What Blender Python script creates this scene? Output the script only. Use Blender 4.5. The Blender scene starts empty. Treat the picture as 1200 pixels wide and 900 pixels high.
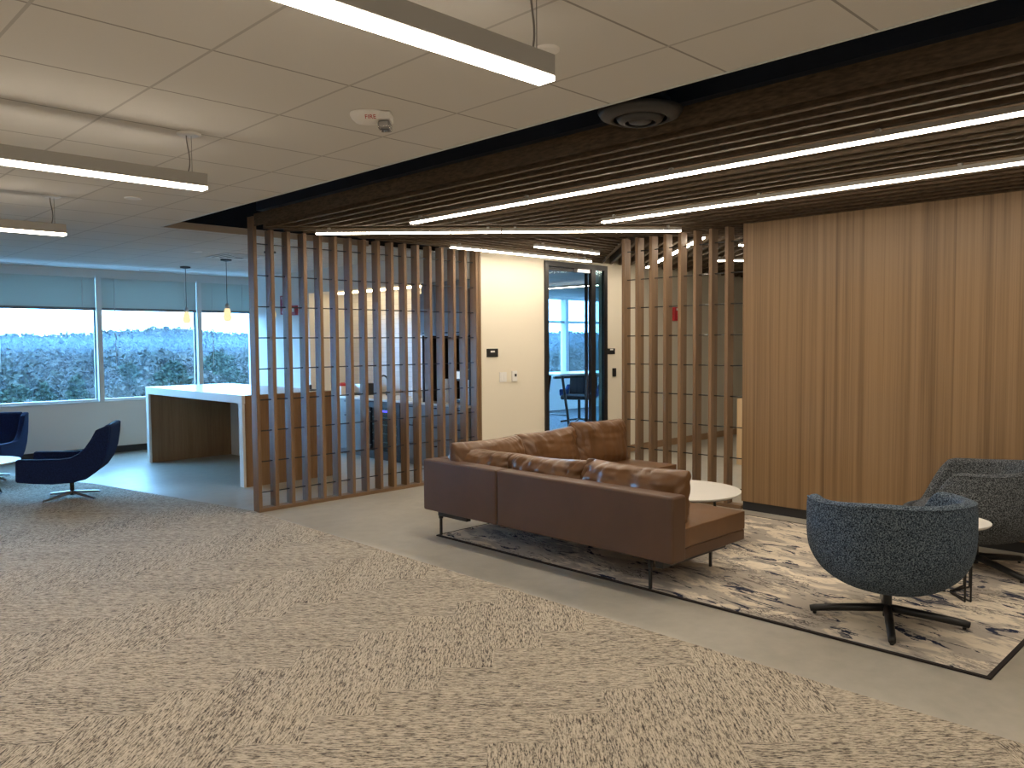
import bpy, bmesh, math, random
from mathutils import Vector, Matrix, noise
random.seed(7)
C = bpy.context.scene.collection
sc = bpy.context.scene
PI = math.pi

# ------------------------------------------------------------------ camera
CAM_H = 1.6
yaw, pitch, roll = [math.radians(a) for a in (44.709, -2.94, -0.399)]
fwd = Vector((math.sin(yaw)*math.cos(pitch), math.cos(yaw)*math.cos(pitch), math.sin(pitch)))
rgt = Vector((math.cos(yaw), -math.sin(yaw), 0))
upv = rgt.cross(fwd)
r2 = rgt*math.cos(roll) + upv*math.sin(roll)
u2 = -rgt*math.sin(roll) + upv*math.cos(roll)
camd = bpy.data.cameras.new('camera'); cam = bpy.data.objects.new('camera', camd); C.objects.link(cam)
m = Matrix((r2, u2, -fwd)).transposed().to_4x4(); m.translation = (0, 0, CAM_H)
cam.matrix_world = m
camd.sensor_fit = 'HORIZONTAL'; camd.sensor_width = 36; camd.lens = 940.9/1200*36
camd.clip_start = 0.05; camd.clip_end = 12000
sc.camera = cam

# ------------------------------------------------------------------ world, exposure, light levels
SKY_COL = (0.24, 0.57, 1.0); SKY_STR = 27.0
LED = 30.0            # radiance of the hanging pendants
LED_STRIP = 52.0      # radiance of the strips under the slats
LED_COL = (1.0, 0.86, 0.68)
w = bpy.data.worlds.new('sky'); sc.world = w; w.use_nodes = True
wn = w.node_tree.nodes; wl = w.node_tree.links
bg = wn['Background']; bg.inputs['Color'].default_value = (*SKY_COL, 1); bg.inputs['Strength'].default_value = SKY_STR
sc.view_settings.view_transform = 'Standard'; sc.view_settings.look = 'None'
sc.view_settings.exposure = 0.0; sc.view_settings.gamma = 1.0; sc.view_settings.use_curve_mapping = False
cy = sc.cycles
cy.max_bounces = 8; cy.diffuse_bounces = 5; cy.glossy_bounces = 3; cy.transmission_bounces = 4
cy.transparent_max_bounces = 12; cy.volume_bounces = 0
cy.sample_clamp_indirect = 4.0; cy.caustics_reflective = False; cy.caustics_refractive = False
cy.use_denoising = True
cy.use_light_tree = True

# ------------------------------------------------------------------ materials
def mat(name, col=(.5, .5, .5), rough=.5, metal=0.0, spec=.5, **kw):
    mt = bpy.data.materials.new(name); mt.use_nodes = True
    b = mt.node_tree.nodes['Principled BSDF']
    b.inputs['Base Color'].default_value = (*col, 1); b.inputs['Roughness'].default_value = rough
    b.inputs['Metallic'].default_value = metal; b.inputs['Specular IOR Level'].default_value = spec
    for k, v in kw.items(): b.inputs[k].default_value = v
    return mt

class G:
    """small node-graph helper"""
    def __init__(s, mt):
        s.mt = mt; s.n = mt.node_tree.nodes; s.l = mt.node_tree.links; s.b = s.n['Principled BSDF']
    def node(s, t, **kw):
        nd = s.n.new(t)
        for k, v in kw.items(): setattr(nd, k, v)
        return nd
    def put(s, a, b):
        if hasattr(a, 'outputs'): a = a.outputs[0]
        s.l.new(a, b); return s
    def val(s, sock, v):
        if hasattr(v, 'outputs') or isinstance(v, bpy.types.NodeSocket): s.put(v, sock)
        else: sock.default_value = v
    def pos(s): return s.node('ShaderNodeNewGeometry').outputs['Position']
    def obj(s): return s.node('ShaderNodeTexCoord').outputs['Object']
    def uv(s): return s.node('ShaderNodeTexCoord').outputs['UV']
    def mapping(s, v, scale=(1, 1, 1), rot=(0, 0, 0), loc=(0, 0, 0)):
        nd = s.node('ShaderNodeMapping'); s.put(v, nd.inputs['Vector'])
        nd.inputs['Scale'].default_value = scale; nd.inputs['Rotation'].default_value = rot; nd.inputs['Location'].default_value = loc
        return nd.outputs[0]
    def noise(s, v, scale=5, detail=4, rough=.5, dist=0.0, out='Fac'):
        nd = s.node('ShaderNodeTexNoise'); s.put(v, nd.inputs['Vector'])
        nd.inputs['Scale'].default_value = scale; nd.inputs['Detail'].default_value = detail
        nd.inputs['Roughness'].default_value = rough; nd.inputs['Distortion'].default_value = dist
        return nd.outputs[out]
    def ramp(s, f, stops, interp='LINEAR'):
        nd = s.node('ShaderNodeValToRGB'); s.put(f, nd.inputs[0]); cr = nd.color_ramp; cr.interpolation = interp
        while len(cr.elements) < len(stops): cr.elements.new(.5)
        for e, (p, c) in zip(cr.elements, stops):
            e.position = p; e.color = (*c, 1) if len(c) == 3 else c
        return nd.outputs[0]
    def math(s, op, a, b=0.0, c=None):
        nd = s.node('ShaderNodeMath', operation=op); s.val(nd.inputs[0], a); s.val(nd.inputs[1], b)
        if c is not None: s.val(nd.inputs[2], c)
        return nd.outputs[0]
    def mix(s, f, a, b, blend='MIX'):
        nd = s.node('ShaderNodeMix', data_type='RGBA', blend_type=blend)
        s.val(nd.inputs[0], f)
        for sock, v in ((nd.inputs[6], a), (nd.inputs[7], b)):
            s.val(sock, (*v, 1) if isinstance(v, tuple) and len(v) == 3 else v)
        return nd.outputs[2]
    def xyz(s, v):
        nd = s.node('ShaderNodeSeparateXYZ'); s.put(v, nd.inputs[0]); return nd.outputs
    def color(s, c): s.put(c, s.b.inputs['Base Color']); return s
    def rough(s, c): s.put(c, s.b.inputs['Roughness']); return s
    def bump(s, h, strength=.3, dist=.01):
        nd = s.node('ShaderNodeBump'); nd.inputs['Strength'].default_value = strength; nd.inputs['Distance'].default_value = dist
        s.put(h, nd.inputs['Height']); s.put(nd.outputs[0], s.b.inputs['Normal']); return s

def emit(name, col, strength):
    mt = bpy.data.materials.new(name); mt.use_nodes = True
    nt = mt.node_tree; nt.nodes.clear()
    e = nt.nodes.new('ShaderNodeEmission'); e.inputs[0].default_value = (*col, 1); e.inputs[1].default_value = strength
    o = nt.nodes.new('ShaderNodeOutputMaterial'); nt.links.new(e.outputs[0], o.inputs[0]); return mt

def wood(name, c0, c1, c2, axis='Z', scale=1.0, rough=.45, coords='obj', bump=.05):
    """grain that runs along one axis"""
    mt = mat(name, c1, rough); g = G(mt); v = g.obj() if coords == 'obj' else g.pos()
    s = {'X': (.35, 9, 9), 'Y': (9, .35, 9), 'Z': (9, 9, .35)}[axis]
    v = g.mapping(v, tuple(k*scale for k in s))
    big = g.noise(v, 1.0, 2, .5); fine = g.noise(v, 9.0, 5, .7, .4)
    f = g.math('ADD', g.math('MULTIPLY', big, .55), g.math('MULTIPLY', fine, .45))
    g.color(g.ramp(f, [(.30, c0), (.5, c1), (.70, c2)])); g.bump(fine, bump, .003)
    return mt

def glass_mat(name, tint=(1, 1, 1), refl=.08, rough=0.0, fres=.6):
    mt = bpy.data.materials.new(name); mt.use_nodes = True; nt = mt.node_tree; nt.nodes.clear()
    t = nt.nodes.new('ShaderNodeBsdfTransparent'); t.inputs[0].default_value = (*tint, 1)
    gl = nt.nodes.new('ShaderNodeBsdfGlossy'); gl.inputs['Roughness'].default_value = rough
    fr = nt.nodes.new('ShaderNodeLayerWeight'); fr.inputs['Blend'].default_value = .25
    mu = nt.nodes.new('ShaderNodeMath'); mu.operation = 'MULTIPLY_ADD'; mu.inputs[1].default_value = fres; mu.inputs[2].default_value = refl*.4
    nt.links.new(fr.outputs['Fresnel'], mu.inputs[0])
    mx = nt.nodes.new('ShaderNodeMixShader'); nt.links.new(mu.outputs[0], mx.inputs[0]); nt.links.new(t.outputs[0], mx.inputs[1]); nt.links.new(gl.outputs[0], mx.inputs[2])
    o = nt.nodes.new('ShaderNodeOutputMaterial'); nt.links.new(mx.outputs[0], o.inputs[0]); return mt

M = {}
M['white_wall'] = mat('white_paint', (.74, .73, .70), .7)
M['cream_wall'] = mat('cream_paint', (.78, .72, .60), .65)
M['taupe_wall'] = mat('taupe_surface', (.56, .52, .43), .7)
M['black'] = mat('black_metal', (.012, .012, .013), .38)
M['black_matte'] = mat('black_paint', (.008, .008, .009), .9, spec=.2)
M['steel_blue'] = mat('navy_steel', (.012, .018, .035), .6)
M['chrome'] = mat('brushed_metal', (.55, .56, .58), .28, 1.0)
M['alu'] = mat('grey_aluminium', (.36, .35, .33), .5, .3)
M['white_gloss'] = mat('white_laminate', (.82, .81, .78), .25)
M['white_plastic'] = mat('white_plastic', (.80, .79, .77), .4)
M['mullion'] = mat('mullion_white', (.62, .66, .66), .5)
M['dark_base'] = mat('black_rubber', (.02, .02, .022), .6)
M['red'] = mat('red_plastic', (.45, .02, .03), .4)
M['red_sign'] = mat('red_sign', (.30, .03, .05), .5)
M['led'] = emit('led_warm', LED_COL, LED)
M['led_strip'] = emit('led_strip_warm', LED_COL, LED_STRIP)
M['cove_led'] = emit('cove_led_warm', (1, .74, .42), 26.0)
M['bulb'] = emit('pendant_glass_glow', (1.0, .76, .42), 1.25)
M['blue_led'] = emit('blue_display', (.10, .10, 1.0), 2.0)
M['screen_white'] = emit('lit_display', (.8, .9, 1.0), .8)
M['glass'] = glass_mat('window_glass', (.97, .99, 1.0), .05)
M['door_glass'] = glass_mat('door_glass', (.88, .94, .96), .0, 0.0, .03)
M['teal_glass'] = glass_mat('sidelight_glass', (.55, .72, .74), .1, .2, .2)
M['walnut'] = wood('walnut_post', (.115, .066, .034), (.20, .120, .062), (.28, .175, .095), 'Z', 1.3, .5)
M['walnut_h'] = wood('walnut_rail', (.115, .066, .034), (.20, .120, .062), (.28, .175, .095), 'X', 1.3, .5)
M['baffle'] = mat('dark_walnut_baffle', (.13, .082, .05), .8, spec=.15)
g = G(M['baffle']); g.color(g.ramp(g.noise(g.mapping(g.pos(), (3, 3, 14)), 6, 4), [(.3, (.064, .046, .030)), (.7, (.13, .093, .062))]))
M['island_wood'] = wood('oak_panel', (.17, .09, .04), (.26, .145, .066), (.34, .20, .10), 'Z', .8, .45)
M['pale_wood'] = wood('pale_oak', (.55, .38, .2), (.62, .45, .27), (.68, .52, .33), 'Z', .8, .45)
M['base_wood'] = wood('wood_base', (.20, .12, .06), (.30, .185, .10), (.36, .23, .13), 'X', .8, .5)

# teak veneer feature wall: long vertical stripes of varying width
mt = M['veneer'] = mat('teak_veneer', (.3, .18, .09), .42); g = G(mt)
p = g.pos(); v1 = g.mapping(p, (1, 4.8, .05)); v2 = g.mapping(p, (1, 21, .10)); v3 = g.mapping(p, (1, 90, 1.0))
a = g.noise(v1, 1.0, 3, .65); b = g.noise(v2, 1.0, 4, .7, .3); c = g.noise(v3, 1.0, 4, .7)
f = g.math('ADD', g.math('ADD', g.math('MULTIPLY', a, .36), g.math('MULTIPLY', b, .46)), g.math('MULTIPLY', c, .18))
g.color(g.ramp(f, [(.36, (.105, .06, .028)), (.43, (.175, .104, .048)), (.50, (.25, .152, .072)), (.57, (.30, .187, .093)), (.66, (.20, .122, .060))]))
g.bump(c, .06, .002)

# polished concrete
mt = M['concrete'] = mat('polished_concrete', (.3, .28, .25), .3); g = G(mt); p = g.pos()
a = g.noise(p, .9, 6, .6, .5); b = g.noise(p, 9, 4, .6)
f = g.math('ADD', g.math('MULTIPLY', a, .75), g.math('MULTIPLY', b, .25))
g.color(g.ramp(f, [(.32, (.29, .272, .23)), (.5, (.39, .365, .31)), (.68, (.49, .46, .395))]))
g.rough(g.ramp(a, [(.3, (.30,)*3), (.7, (.46,)*3)]))

# carpet tiles: streaks along each plank (uv), a shade per plank
mt = M['carpet'] = mat('carpet_tile', (.4, .35, .28), .95, spec=.1); g = G(mt); u = g.uv()
va = g.mapping(u, (19, 125, 1)); vb = g.mapping(u, (60, 160, 1)); vc = g.mapping(u, (1.4, 24, 1))
a = g.noise(va, 1.0, 3, .65, .5); b = g.noise(vb, 1.0, 3, .6); c = g.noise(vc, 1.0, 3, .5)
f = g.math('ADD', g.math('ADD', g.math('MULTIPLY', a, .60), g.math('MULTIPLY', b, .30)), g.math('MULTIPLY', c, .10))
att = g.node('ShaderNodeAttribute', attribute_name='shade')
f = g.math('ADD', f, g.math('MULTIPLY', g.math('SUBTRACT', att.outputs['Fac'], .5), .014))
g.color(g.ramp(f, [(.40, (.075, .064, .06)), (.455, (.23, .197, .16)), (.505, (.47, .41, .325)), (.60, (.62, .545, .435))]))
g.bump(f, .25, .006)

mt = M['office_carpet'] = mat('office_carpet', (.22, .24, .28), .95, spec=.1); g = G(mt)
g.color(g.ramp(g.noise(g.mapping(g.pos(), (8, 30, 8)), 1.5, 4, .7), [(.35, (.13, .14, .17)), (.65, (.34, .35, .37))]))

# rug: cream ground, grey clouds, navy streaks along one slant
mt = M['rug'] = mat('abstract_rug', (.6, .5, .4), .95, spec=.1); g = G(mt)
p = g.mapping(g.pos(), (1, 1, 1), (0, 0, math.radians(-80)))
v = g.mapping(p, (2.0, 5.2, 1)); w1 = g.noise(v, 1.0, 6, .66, 1.1)
v2 = g.mapping(p, (3.0, 8.5, 1), loc=(3, 7, 0)); w2 = g.noise(v2, 1.0, 6, .68, 1.4)
v3 = g.mapping(p, (2.2, 4.0, 1), loc=(9, 2, 0)); w3 = g.noise(v3, 1.0, 4, .6, .8)
fine = g.noise(g.mapping(p, (60, 60, 1)), 1.0, 2, .5)
base = g.ramp(w1, [(.34, (.36, .33, .29)), (.40, (.54, .49, .42)), (.45, (.74, .66, .54)), (.6, (.80, .72, .60))])
base = g.mix(g.ramp(w3, [(.47, (0, 0, 0)), (.53, (.8, .8, .8))]), base, (.40, .36, .32))
vein = g.math('ABSOLUTE', g.math('SUBTRACT', w2, .50))
vm = g.ramp(vein, [(.008, (1, 1, 1)), (.024, (0, 0, 0))])
zone = g.ramp(g.noise(g.mapping(p, (1.6, 2.6, 1), loc=(1, 5, 0)), 1.0, 3, .6), [(.48, (0, 0, 0)), (.60, (1, 1, 1))])
blot = g.ramp(w2, [(.565, (0, 0, 0)), (.59, (1, 1, 1))])
navy = g.mix(w3, (.012, .018, .05), (.04, .05, .085))
col = g.mix(g.math('MULTIPLY', vm, zone), base, (.10, .085, .085))
col = g.mix(g.math('MULTIPLY', blot, g.ramp(w1, [(.40, (.35, .35, .35)), (.5, (1, 1, 1))])), col, navy)
g.color(col); g.bump(fine, .25, .004)
M['rug_edge'] = mat('rug_binding', (.035, .03, .03), .9, spec=.1)

# leather
mt = M['leather'] = mat('tan_leather', (.2, .085, .033), .42); g = G(mt); p = g.obj()
n1 = g.noise(p, 3.5, 4, .6); n2 = g.noise(p, 160, 3, .6)
g.color(g.ramp(n1, [(.3, (.115, .054, .021)), (.7, (.17, .082, .033))])); g.bump(n2, .12, .002)
g.rough(g.ramp(n1, [(.3, (.30,)*3), (.7, (.42,)*3)]))
mt = M['leather_back'] = mat('tan_leather_panel', (.17, .075, .032), .5); g = G(mt); p = g.obj()
n1 = g.noise(p, 2.5, 4, .6); n2 = g.noise(p, 190, 3, .6)
g.color(g.ramp(n1, [(.3, (.085, .043, .023)), (.7, (.112, .057, .031))])); g.bump(n2, .1, .002)

# boucle weave of blue-grey and black
def boucle(name, c0, c1, c2):
    mt = mat(name, c1, .95, spec=.15); g = G(mt); p = g.obj()
    n1 = g.noise(p, 150, 2, .55, .6); n2 = g.noise(p, 420, 1, .5)
    f = g.math('ADD', g.math('MULTIPLY', n1, .75), g.math('MULTIPLY', n2, .25))
    g.color(g.ramp(f, [(.41, c0), (.50, c1), (.60, c2)])); g.bump(n1, .6, .006); return mt
M['boucle'] = boucle('blue_grey_boucle', (.012, .017, .026), (.060, .088, .125), (.19, .235, .28))
M['boucle2'] = boucle('grey_boucle', (.014, .016, .02), (.075, .085, .095), (.20, .215, .23))
mt = M['navy'] = mat('navy_felt', (.008, .018, .07), .9, spec=.15); g = G(mt)
g.color(g.ramp(g.noise(g.obj(), 120, 3, .6), [(.35, (.006, .012, .048)), (.65, (.013, .028, .10))]))
M['navy_light'] = mat('blue_felt', (.03, .08, .26), .9, spec=.15)
M['office_grey'] = mat('office_chair_fabric', (.02, .022, .028), .8)
M['cab'] = mat('grey_cabinet', (.19, .20, .205), .45)
M['niche'] = mat('dark_niche', (.010, .009, .008), .6)
# white brick-shaped splashback tile
mt = M['tile'] = mat('white_tile', (.7, .7, .68), .25); g = G(mt); xyz = g.xyz(g.pos())
cb = g.node('ShaderNodeCombineXYZ'); g.put(xyz[1], cb.inputs[0]); g.put(xyz[2], cb.inputs[1])
br = g.node('ShaderNodeTexBrick'); g.put(cb.outputs[0], br.inputs['Vector'])
br.inputs['Scale'].default_value = 1; br.inputs['Brick Width'].default_value = .2; br.inputs['Row Height'].default_value = .07
br.inputs['Mortar Size'].default_value = .004; br.inputs['Color1'].default_value = (.74, .73, .70, 1); br.inputs['Color2'].default_value = (.66, .66, .64, 1)
br.inputs['Mortar'].default_value = (.6, .59, .57, 1); g.color(br.outputs['Color'])
# acoustic ceiling with its tile grid
mt = M['ceiling'] = mat('ceiling_tile', (.70, .69, .67), .9, spec=.1); g = G(mt); xyz = g.xyz(g.pos())
def gridline(c, off, wdt):
    f = g.math('FRACT', g.math('DIVIDE', g.math('SUBTRACT', c, off - 61.1), .611))
    d = g.math('MINIMUM', f, g.math('SUBTRACT', 1.0, f)); return g.math('LESS_THAN', d, wdt/.611)
lx = gridline(xyz[0], .771, .0065); ly = gridline(xyz[1], 3.0, .0055)
cx = g.mix(ly, (.70, .69, .67), (.34, .33, .32)); cx = g.mix(lx, cx, (.50, .49, .48))
g.color(g.mix(g.math('MULTIPLY', g.noise(g.pos(), 220, 2), .12), cx, (.45, .44, .42)))
M['shade'] = mat('roller_blind_fabric', (.50, .53, .52), .9); g = G(M['shade'])
_t = g.node('ShaderNodeBsdfTranslucent'); _t.inputs[0].default_value = (.60, .72, .66, 1)
_m = g.node('ShaderNodeMixShader'); _m.inputs[0].default_value = .24; g.l.new(g.b.outputs[0], _m.inputs[1]); g.l.new(_t.outputs[0], _m.inputs[2])
g.l.new(_m.outputs[0], g.n['Material Output'].inputs['Surface'])
M['hem'] = mat('blind_hem_bar', (.16, .18, .20), .5)
M['cord'] = mat('white_cord', (.6, .62, .62), .6)
M['wire'] = mat('cable_grey', (.18, .17, .16), .5)

# ------------------------------------------------------------------ mesh builder
class MB:
    def __init__(s): s.bm = bmesh.new(); s.uv = None
    def box(s, x0, x1, y0, y1, z0, z1, mtx=None):
        vs = [s.bm.verts.new((x, y, z)) for z in (z0, z1) for y in (y0, y1) for x in (x0, x1)]
        if mtx is not None:
            for v in vs: v.co = mtx @ v.co
        for f in ((0, 2, 3, 1), (4, 5, 7, 6), (0, 1, 5, 4), (2, 6, 7, 3), (0, 4, 6, 2), (1, 3, 7, 5)):
            s.bm.faces.new([vs[i] for i in f])
        return s
    def prism(s, pts, z0, z1):
        n = len(pts); a = [s.bm.verts.new((x, y, z0)) for x, y in pts]; b = [s.bm.verts.new((x, y, z1)) for x, y in pts]
        s.bm.faces.new(a[::-1]); s.bm.faces.new(b)
        for i in range(n): s.bm.faces.new((a[i], a[(i+1) % n], b[(i+1) % n], b[i]))
        return s
    def prism_y(s, pts, y0, y1):
        n = len(pts); a = [s.bm.verts.new((x, y0, z)) for x, z in pts]; b = [s.bm.verts.new((x, y1, z)) for x, z in pts]
        s.bm.faces.new(a); s.bm.faces.new(b[::-1])
        for i in range(n): s.bm.faces.new((a[i], b[i], b[(i+1) % n], a[(i+1) % n]))
        return s
    def tube(s, pts, r, n=8, closed=False, rs=None):
        pts = [Vector(p) for p in pts]; k = len(pts); rings = []
        ref = None
        for i, p in enumerate(pts):
            if closed: t = (pts[(i+1) % k] - pts[i-1])
            else: t = pts[min(i+1, k-1)] - pts[max(i-1, 0)]
            t.normalize()
            if ref is None or abs(ref.dot(t)) > .98:
                ref = Vector((0, 0, 1)) if abs(t.z) < .9 else Vector((1, 0, 0))
            a = (ref - t*ref.dot(t)).normalized(); b = t.cross(a); ref = a
            rr = rs[i] if rs else r
            rings.append([s.bm.verts.new(p + (a*math.cos(2*PI*j/n) + b*math.sin(2*PI*j/n))*rr) for j in range(n)])
        for i in range(k if closed else k-1):
            A, B = rings[i], rings[(i+1) % k]
            for j in range(n): s.bm.faces.new((A[j], A[(j+1) % n], B[(j+1) % n], B[j]))
        if not closed: s.bm.faces.new(rings[0][::-1]); s.bm.faces.new(rings[-1])
        return s
    def lathe(s, prof, n=32, c=(0, 0, 0), sx=1, sy=1):
        rings = []
        for r, z in prof:
            if r < 1e-6: rings.append([s.bm.verts.new((c[0], c[1], c[2]+z))])
            else: rings.append([s.bm.verts.new((c[0]+r*sx*math.cos(2*PI*j/n), c[1]+r*sy*math.sin(2*PI*j/n), c[2]+z)) for j in range(n)])
        for A, B in zip(rings, rings[1:]):
            for j in range(n):
                q = (j+1) % n
                if len(A) == 1 and len(B) == 1: continue
                if len(A) == 1: s.bm.faces.new((A[0], B[q], B[j]))
                elif len(B) == 1: s.bm.faces.new((A[j], A[q], B[0]))
                else: s.bm.faces.new((A[j], A[q], B[q], B[j]))
        for R in (rings[0], rings[-1]):
            if len(R) > 1: s.bm.faces.new(R)
        return s
    def grid(s, nu, nv, fn, wrap_u=False, wrap_v=False):
        V = [[s.bm.verts.new(fn(i, j)) for j in range(nv)] for i in range(nu)]
        for i in range(nu if wrap_u else nu-1):
            for j in range(nv if wrap_v else nv-1):
                s.bm.faces.new((V[i][j], V[(i+1) % nu][j], V[(i+1) % nu][(j+1) % nv], V[i][(j+1) % nv]))
        return V
    def build(s, name, m, parent=None, bevel=0, smooth=False, world=False, seg=2, sub=0):
        bmesh.ops.recalc_face_normals(s.bm, faces=s.bm.faces[:])
        me = bpy.data.meshes.new(name)
        if world and parent is not None:
            s.bm.transform(parent_matrix(parent).inverted())
        s.bm.to_mesh(me); s.bm.free(); me.materials.append(m)
        o = bpy.data.objects.new(name, me); C.objects.link(o)
        if parent is not None: o.parent = parent
        if smooth:
            for p in me.polygons: p.use_smooth = True
        if bevel:
            b = o.modifiers.new('bevel', 'BEVEL'); b.width = bevel; b.segments = seg; b.limit_method = 'ANGLE'; b.angle_limit = .6
            if seg > 1:
                for p in me.polygons: p.use_smooth = True
                b.harden_normals = False
                ws = o.modifiers.new('wn', 'WEIGHTED_NORMAL'); ws.keep_sharp = True
        if sub:
            q = o.modifiers.new('subsurf', 'SUBSURF'); q.levels = sub; q.render_levels = sub
        return o
def parent_matrix(o):
    mt = Matrix.LocRotScale(o.location, o.rotation_euler, None)
    return (parent_matrix(o.parent) @ mt) if o.parent else mt
def tag(o, label=None, cat=None, group=None, kind=None):
    for k, v in (('label', label), ('category', cat), ('group', group), ('kind', kind)):
        if v: o[k] = v
    return o
def thing(name, label, cat, loc=(0, 0, 0), rz=0, group=None, kind=None):
    o = bpy.data.objects.new(name, None); C.objects.link(o); o.empty_display_size = .1
    o.location = loc; o.rotation_euler = (0, 0, rz); return tag(o, label, cat, group, kind)
def struct(name, mb, m, **kw):
    o = mb.build(name, m, **kw); o['kind'] = 'structure'; return o
def dup(root, loc=None, rz=None, label=None, group=None):
    r = root.copy(); C.objects.link(r)
    if loc is not None: r.location = loc
    if rz is not None: r.rotation_euler = (0, 0, rz)
    if label: r['label'] = label
    if group: r['group'] = group
    for ch in list(root.children):
        c = ch.copy(); C.objects.link(c); c.parent = r
        for q in list(ch.children):
            d = q.copy(); C.objects.link(d); d.parent = c
    return r
def text(name, body, size, m, parent, mtx, ext=.0004):
    cu = bpy.data.curves.new(name, 'FONT'); cu.body = body; cu.size = size; cu.extrude = ext
    cu.align_x = 'CENTER'; cu.align_y = 'CENTER'; cu.materials.append(m)
    o = bpy.data.objects.new(name, cu); C.objects.link(o); me = bpy.data.meshes.new_from_object(o); bpy.data.objects.remove(o)
    o = bpy.data.objects.new(name, me); C.objects.link(o); o.parent = parent; o.matrix_local = mtx; return o
def clip(poly, a, b, c):
    """keep the side a*x + b*y <= c"""
    out = []
    for i in range(len(poly)):
        P, Q = poly[i-1], poly[i]; dp = a*P[0]+b*P[1]-c; dq = a*Q[0]+b*Q[1]-c
        if (dp <= 0) != (dq <= 0):
            t = dp/(dp-dq); out.append((P[0]+(Q[0]-P[0])*t, P[1]+(Q[1]-P[1])*t))
        if dq <= 0: out.append(Q)
    return out

# ------------------------------------------------------------------ setting: floor
CEIL = 2.715; SLAT = 2.69; YW = 12.66; YS = 7.08; XW = 6.87
struct('floor', MB().box(-5, 21, -4, 12.9, -.15, 0), M['concrete'])
# carpet in herringbone planks, clipped to its outline
bm = bmesh.new(); uvl = bm.loops.layers.uv.new('UVMap'); shl = bm.verts.layers.float.new('shade')
edges = [(1, 0, 3.60), (-1, 0, 4.98), (0, -1, 3.98), (0, 1, 11.60)]
for (x0, y0), (x1, y1) in (((3.60, 7.2), (3.33, 8.55)), ((3.33, 8.55), (3.05, 9.95)), ((3.05, 9.95), (2.45, 11.53))):
    nx, ny = (y1-y0), -(x1-x0); edges.append((nx, ny, nx*x0+ny*y0))
pw, nl = .25, 4; s2 = math.sqrt(.5)
for i in range(-60, 61):
    for j in range(-14, 15):
        for kind in (0, 1):
            a, b = i + 2*nl*j, i
            if kind == 0: rect = (a, a+nl, b, b+1)
            else: rect = (a+nl, a+nl+1, b-nl+1, b+1)
            q = [(rect[0], rect[2]), (rect[1], rect[2]), (rect[1], rect[3]), (rect[0], rect[3])]
            uu = [(p[0]*pw, p[1]*pw) for p in q]
            P = [((u+v)*s2, (u-v)*s2 + 3) for u, v in uu][::-1]
            if min(p[0] for p in P) > 4 or max(p[0] for p in P) < -5.2 or min(p[1] for p in P) > 12 or max(p[1] for p in P) < -4.2: continue
            for e in edges:
                P = clip(P, *e)
                if len(P) < 3: break
            if len(P) < 3: continue
            ox, oy, sh = random.random()*40, random.random()*40, random.random()
            vs = [bm.verts.new((x, y, .006)) for x, y in P]
            for v_ in vs: v_[shl] = sh
            f = bm.faces.new(vs)
            for l_, (x, y) in zip(f.loops, P):
                y -= 3; u, v = (x+y)*s2, (x-y)*s2
                l_[uvl].uv = (u+ox, v+oy) if kind == 0 else (v+ox, u+oy)
bmesh.ops.recalc_face_normals(bm, faces=bm.faces[:])
me = bpy.data.meshes.new('floor_carpet'); bm.to_mesh(me); bm.free(); me.materials.append(M['carpet'])
if me.polygons[0].normal.z < 0: me.flip_normals()
o = bpy.data.objects.new('floor_carpet', me); C.objects.link(o); o['kind'] = 'structure'
struct('floor_office', MB().box(7.27, 20.9, 7.24, YW, 0, .006), M['office_carpet'])

# ------------------------------------------------------------------ setting: walls
struct('wall_left', MB().box(-5.15, -5, -4, 12.9, 0, 3.5), M['white_wall'])
struct('wall_back', MB().box(-5.15, 7.0, -4.15, -4, 0, 3.5), M['white_wall'])
mb = MB().box(-5, 1.025, YW, YW+.22, .78, 2.64).box(-5, 21, YW, YW+.22, 0, .78).box(-5, 21, YW, YW+.22, 2.64, 3.5); struct('wall_window_side_filled', mb, M['white_wall'])  # unseen bays at far left filled solid, added to hold back blue daylight
struct('wall_far_right', MB().box(20.9, 21.05, 3.5, 12.9, 0, 3.5), M['white_wall'])
KX = 6.42; KB = 7.10
mb = MB().box(KX, 7.25, 10.85, YW, 0, 3.5).box(KB, 7.25, 7.22, 10.85, 0, 3.5); struct('wall_kitchen', mb, M['white_wall'])
struct('wall_kitchen_soffit', MB().box(KX, KB, 7.22, 10.85, 2.37, 3.5), M['white_wall'])
struct('wall_splashback', MB().box(KB-.012, KB, 8.15, 10.85, .86, 2.37), M['tile'])
mb = MB().box(6.50, 7.60, YS, 7.22, 0, 3.4).box(8.88, 9.77, YS, 7.22, 0, 3.4).box(7.60, 8.88, YS, 7.22, 2.655, 3.4)
struct('wall_cream', mb, M['cream_wall'])
struct('wall_corridor', MB().box(9.77, 15, YS, 7.22, 0, 3.4), M['taupe_wall'])  # same wall run, set in a darker taupe from here on
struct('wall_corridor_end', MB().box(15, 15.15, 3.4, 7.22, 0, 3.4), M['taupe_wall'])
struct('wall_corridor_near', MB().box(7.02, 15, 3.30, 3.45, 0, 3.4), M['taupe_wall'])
mb = MB().box(XW, 7.02, -4, 3.85, .085, 2.84); struct('wall_feature', mb, M['veneer'])
struct('baseboard_feature', MB().box(XW+.012, 7.01, -4, 3.84, 0, .085), M['dark_base'])
struct('baseboard_corridor', MB().box(8.9, 15, YS-.014, YS, 0, .10), M['base_wood'])
struct('baseboard_window', MB().box(-5, KX, YW-.012, YW, 0, .10), M['dark_base'])
struct('baseboard_kitchen', MB().box(KX-.012, KX, 10.85, YW-.012, 0, .10), M['dark_base'])
struct('trim_sill', MB().box(-5, KX, YW-.04, YW+.1, .765, .785), M['mullion'])
struct('trim_head', MB().box(-5, KX, YW-.03, YW, 2.62, CEIL), M['mullion'])

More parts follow.
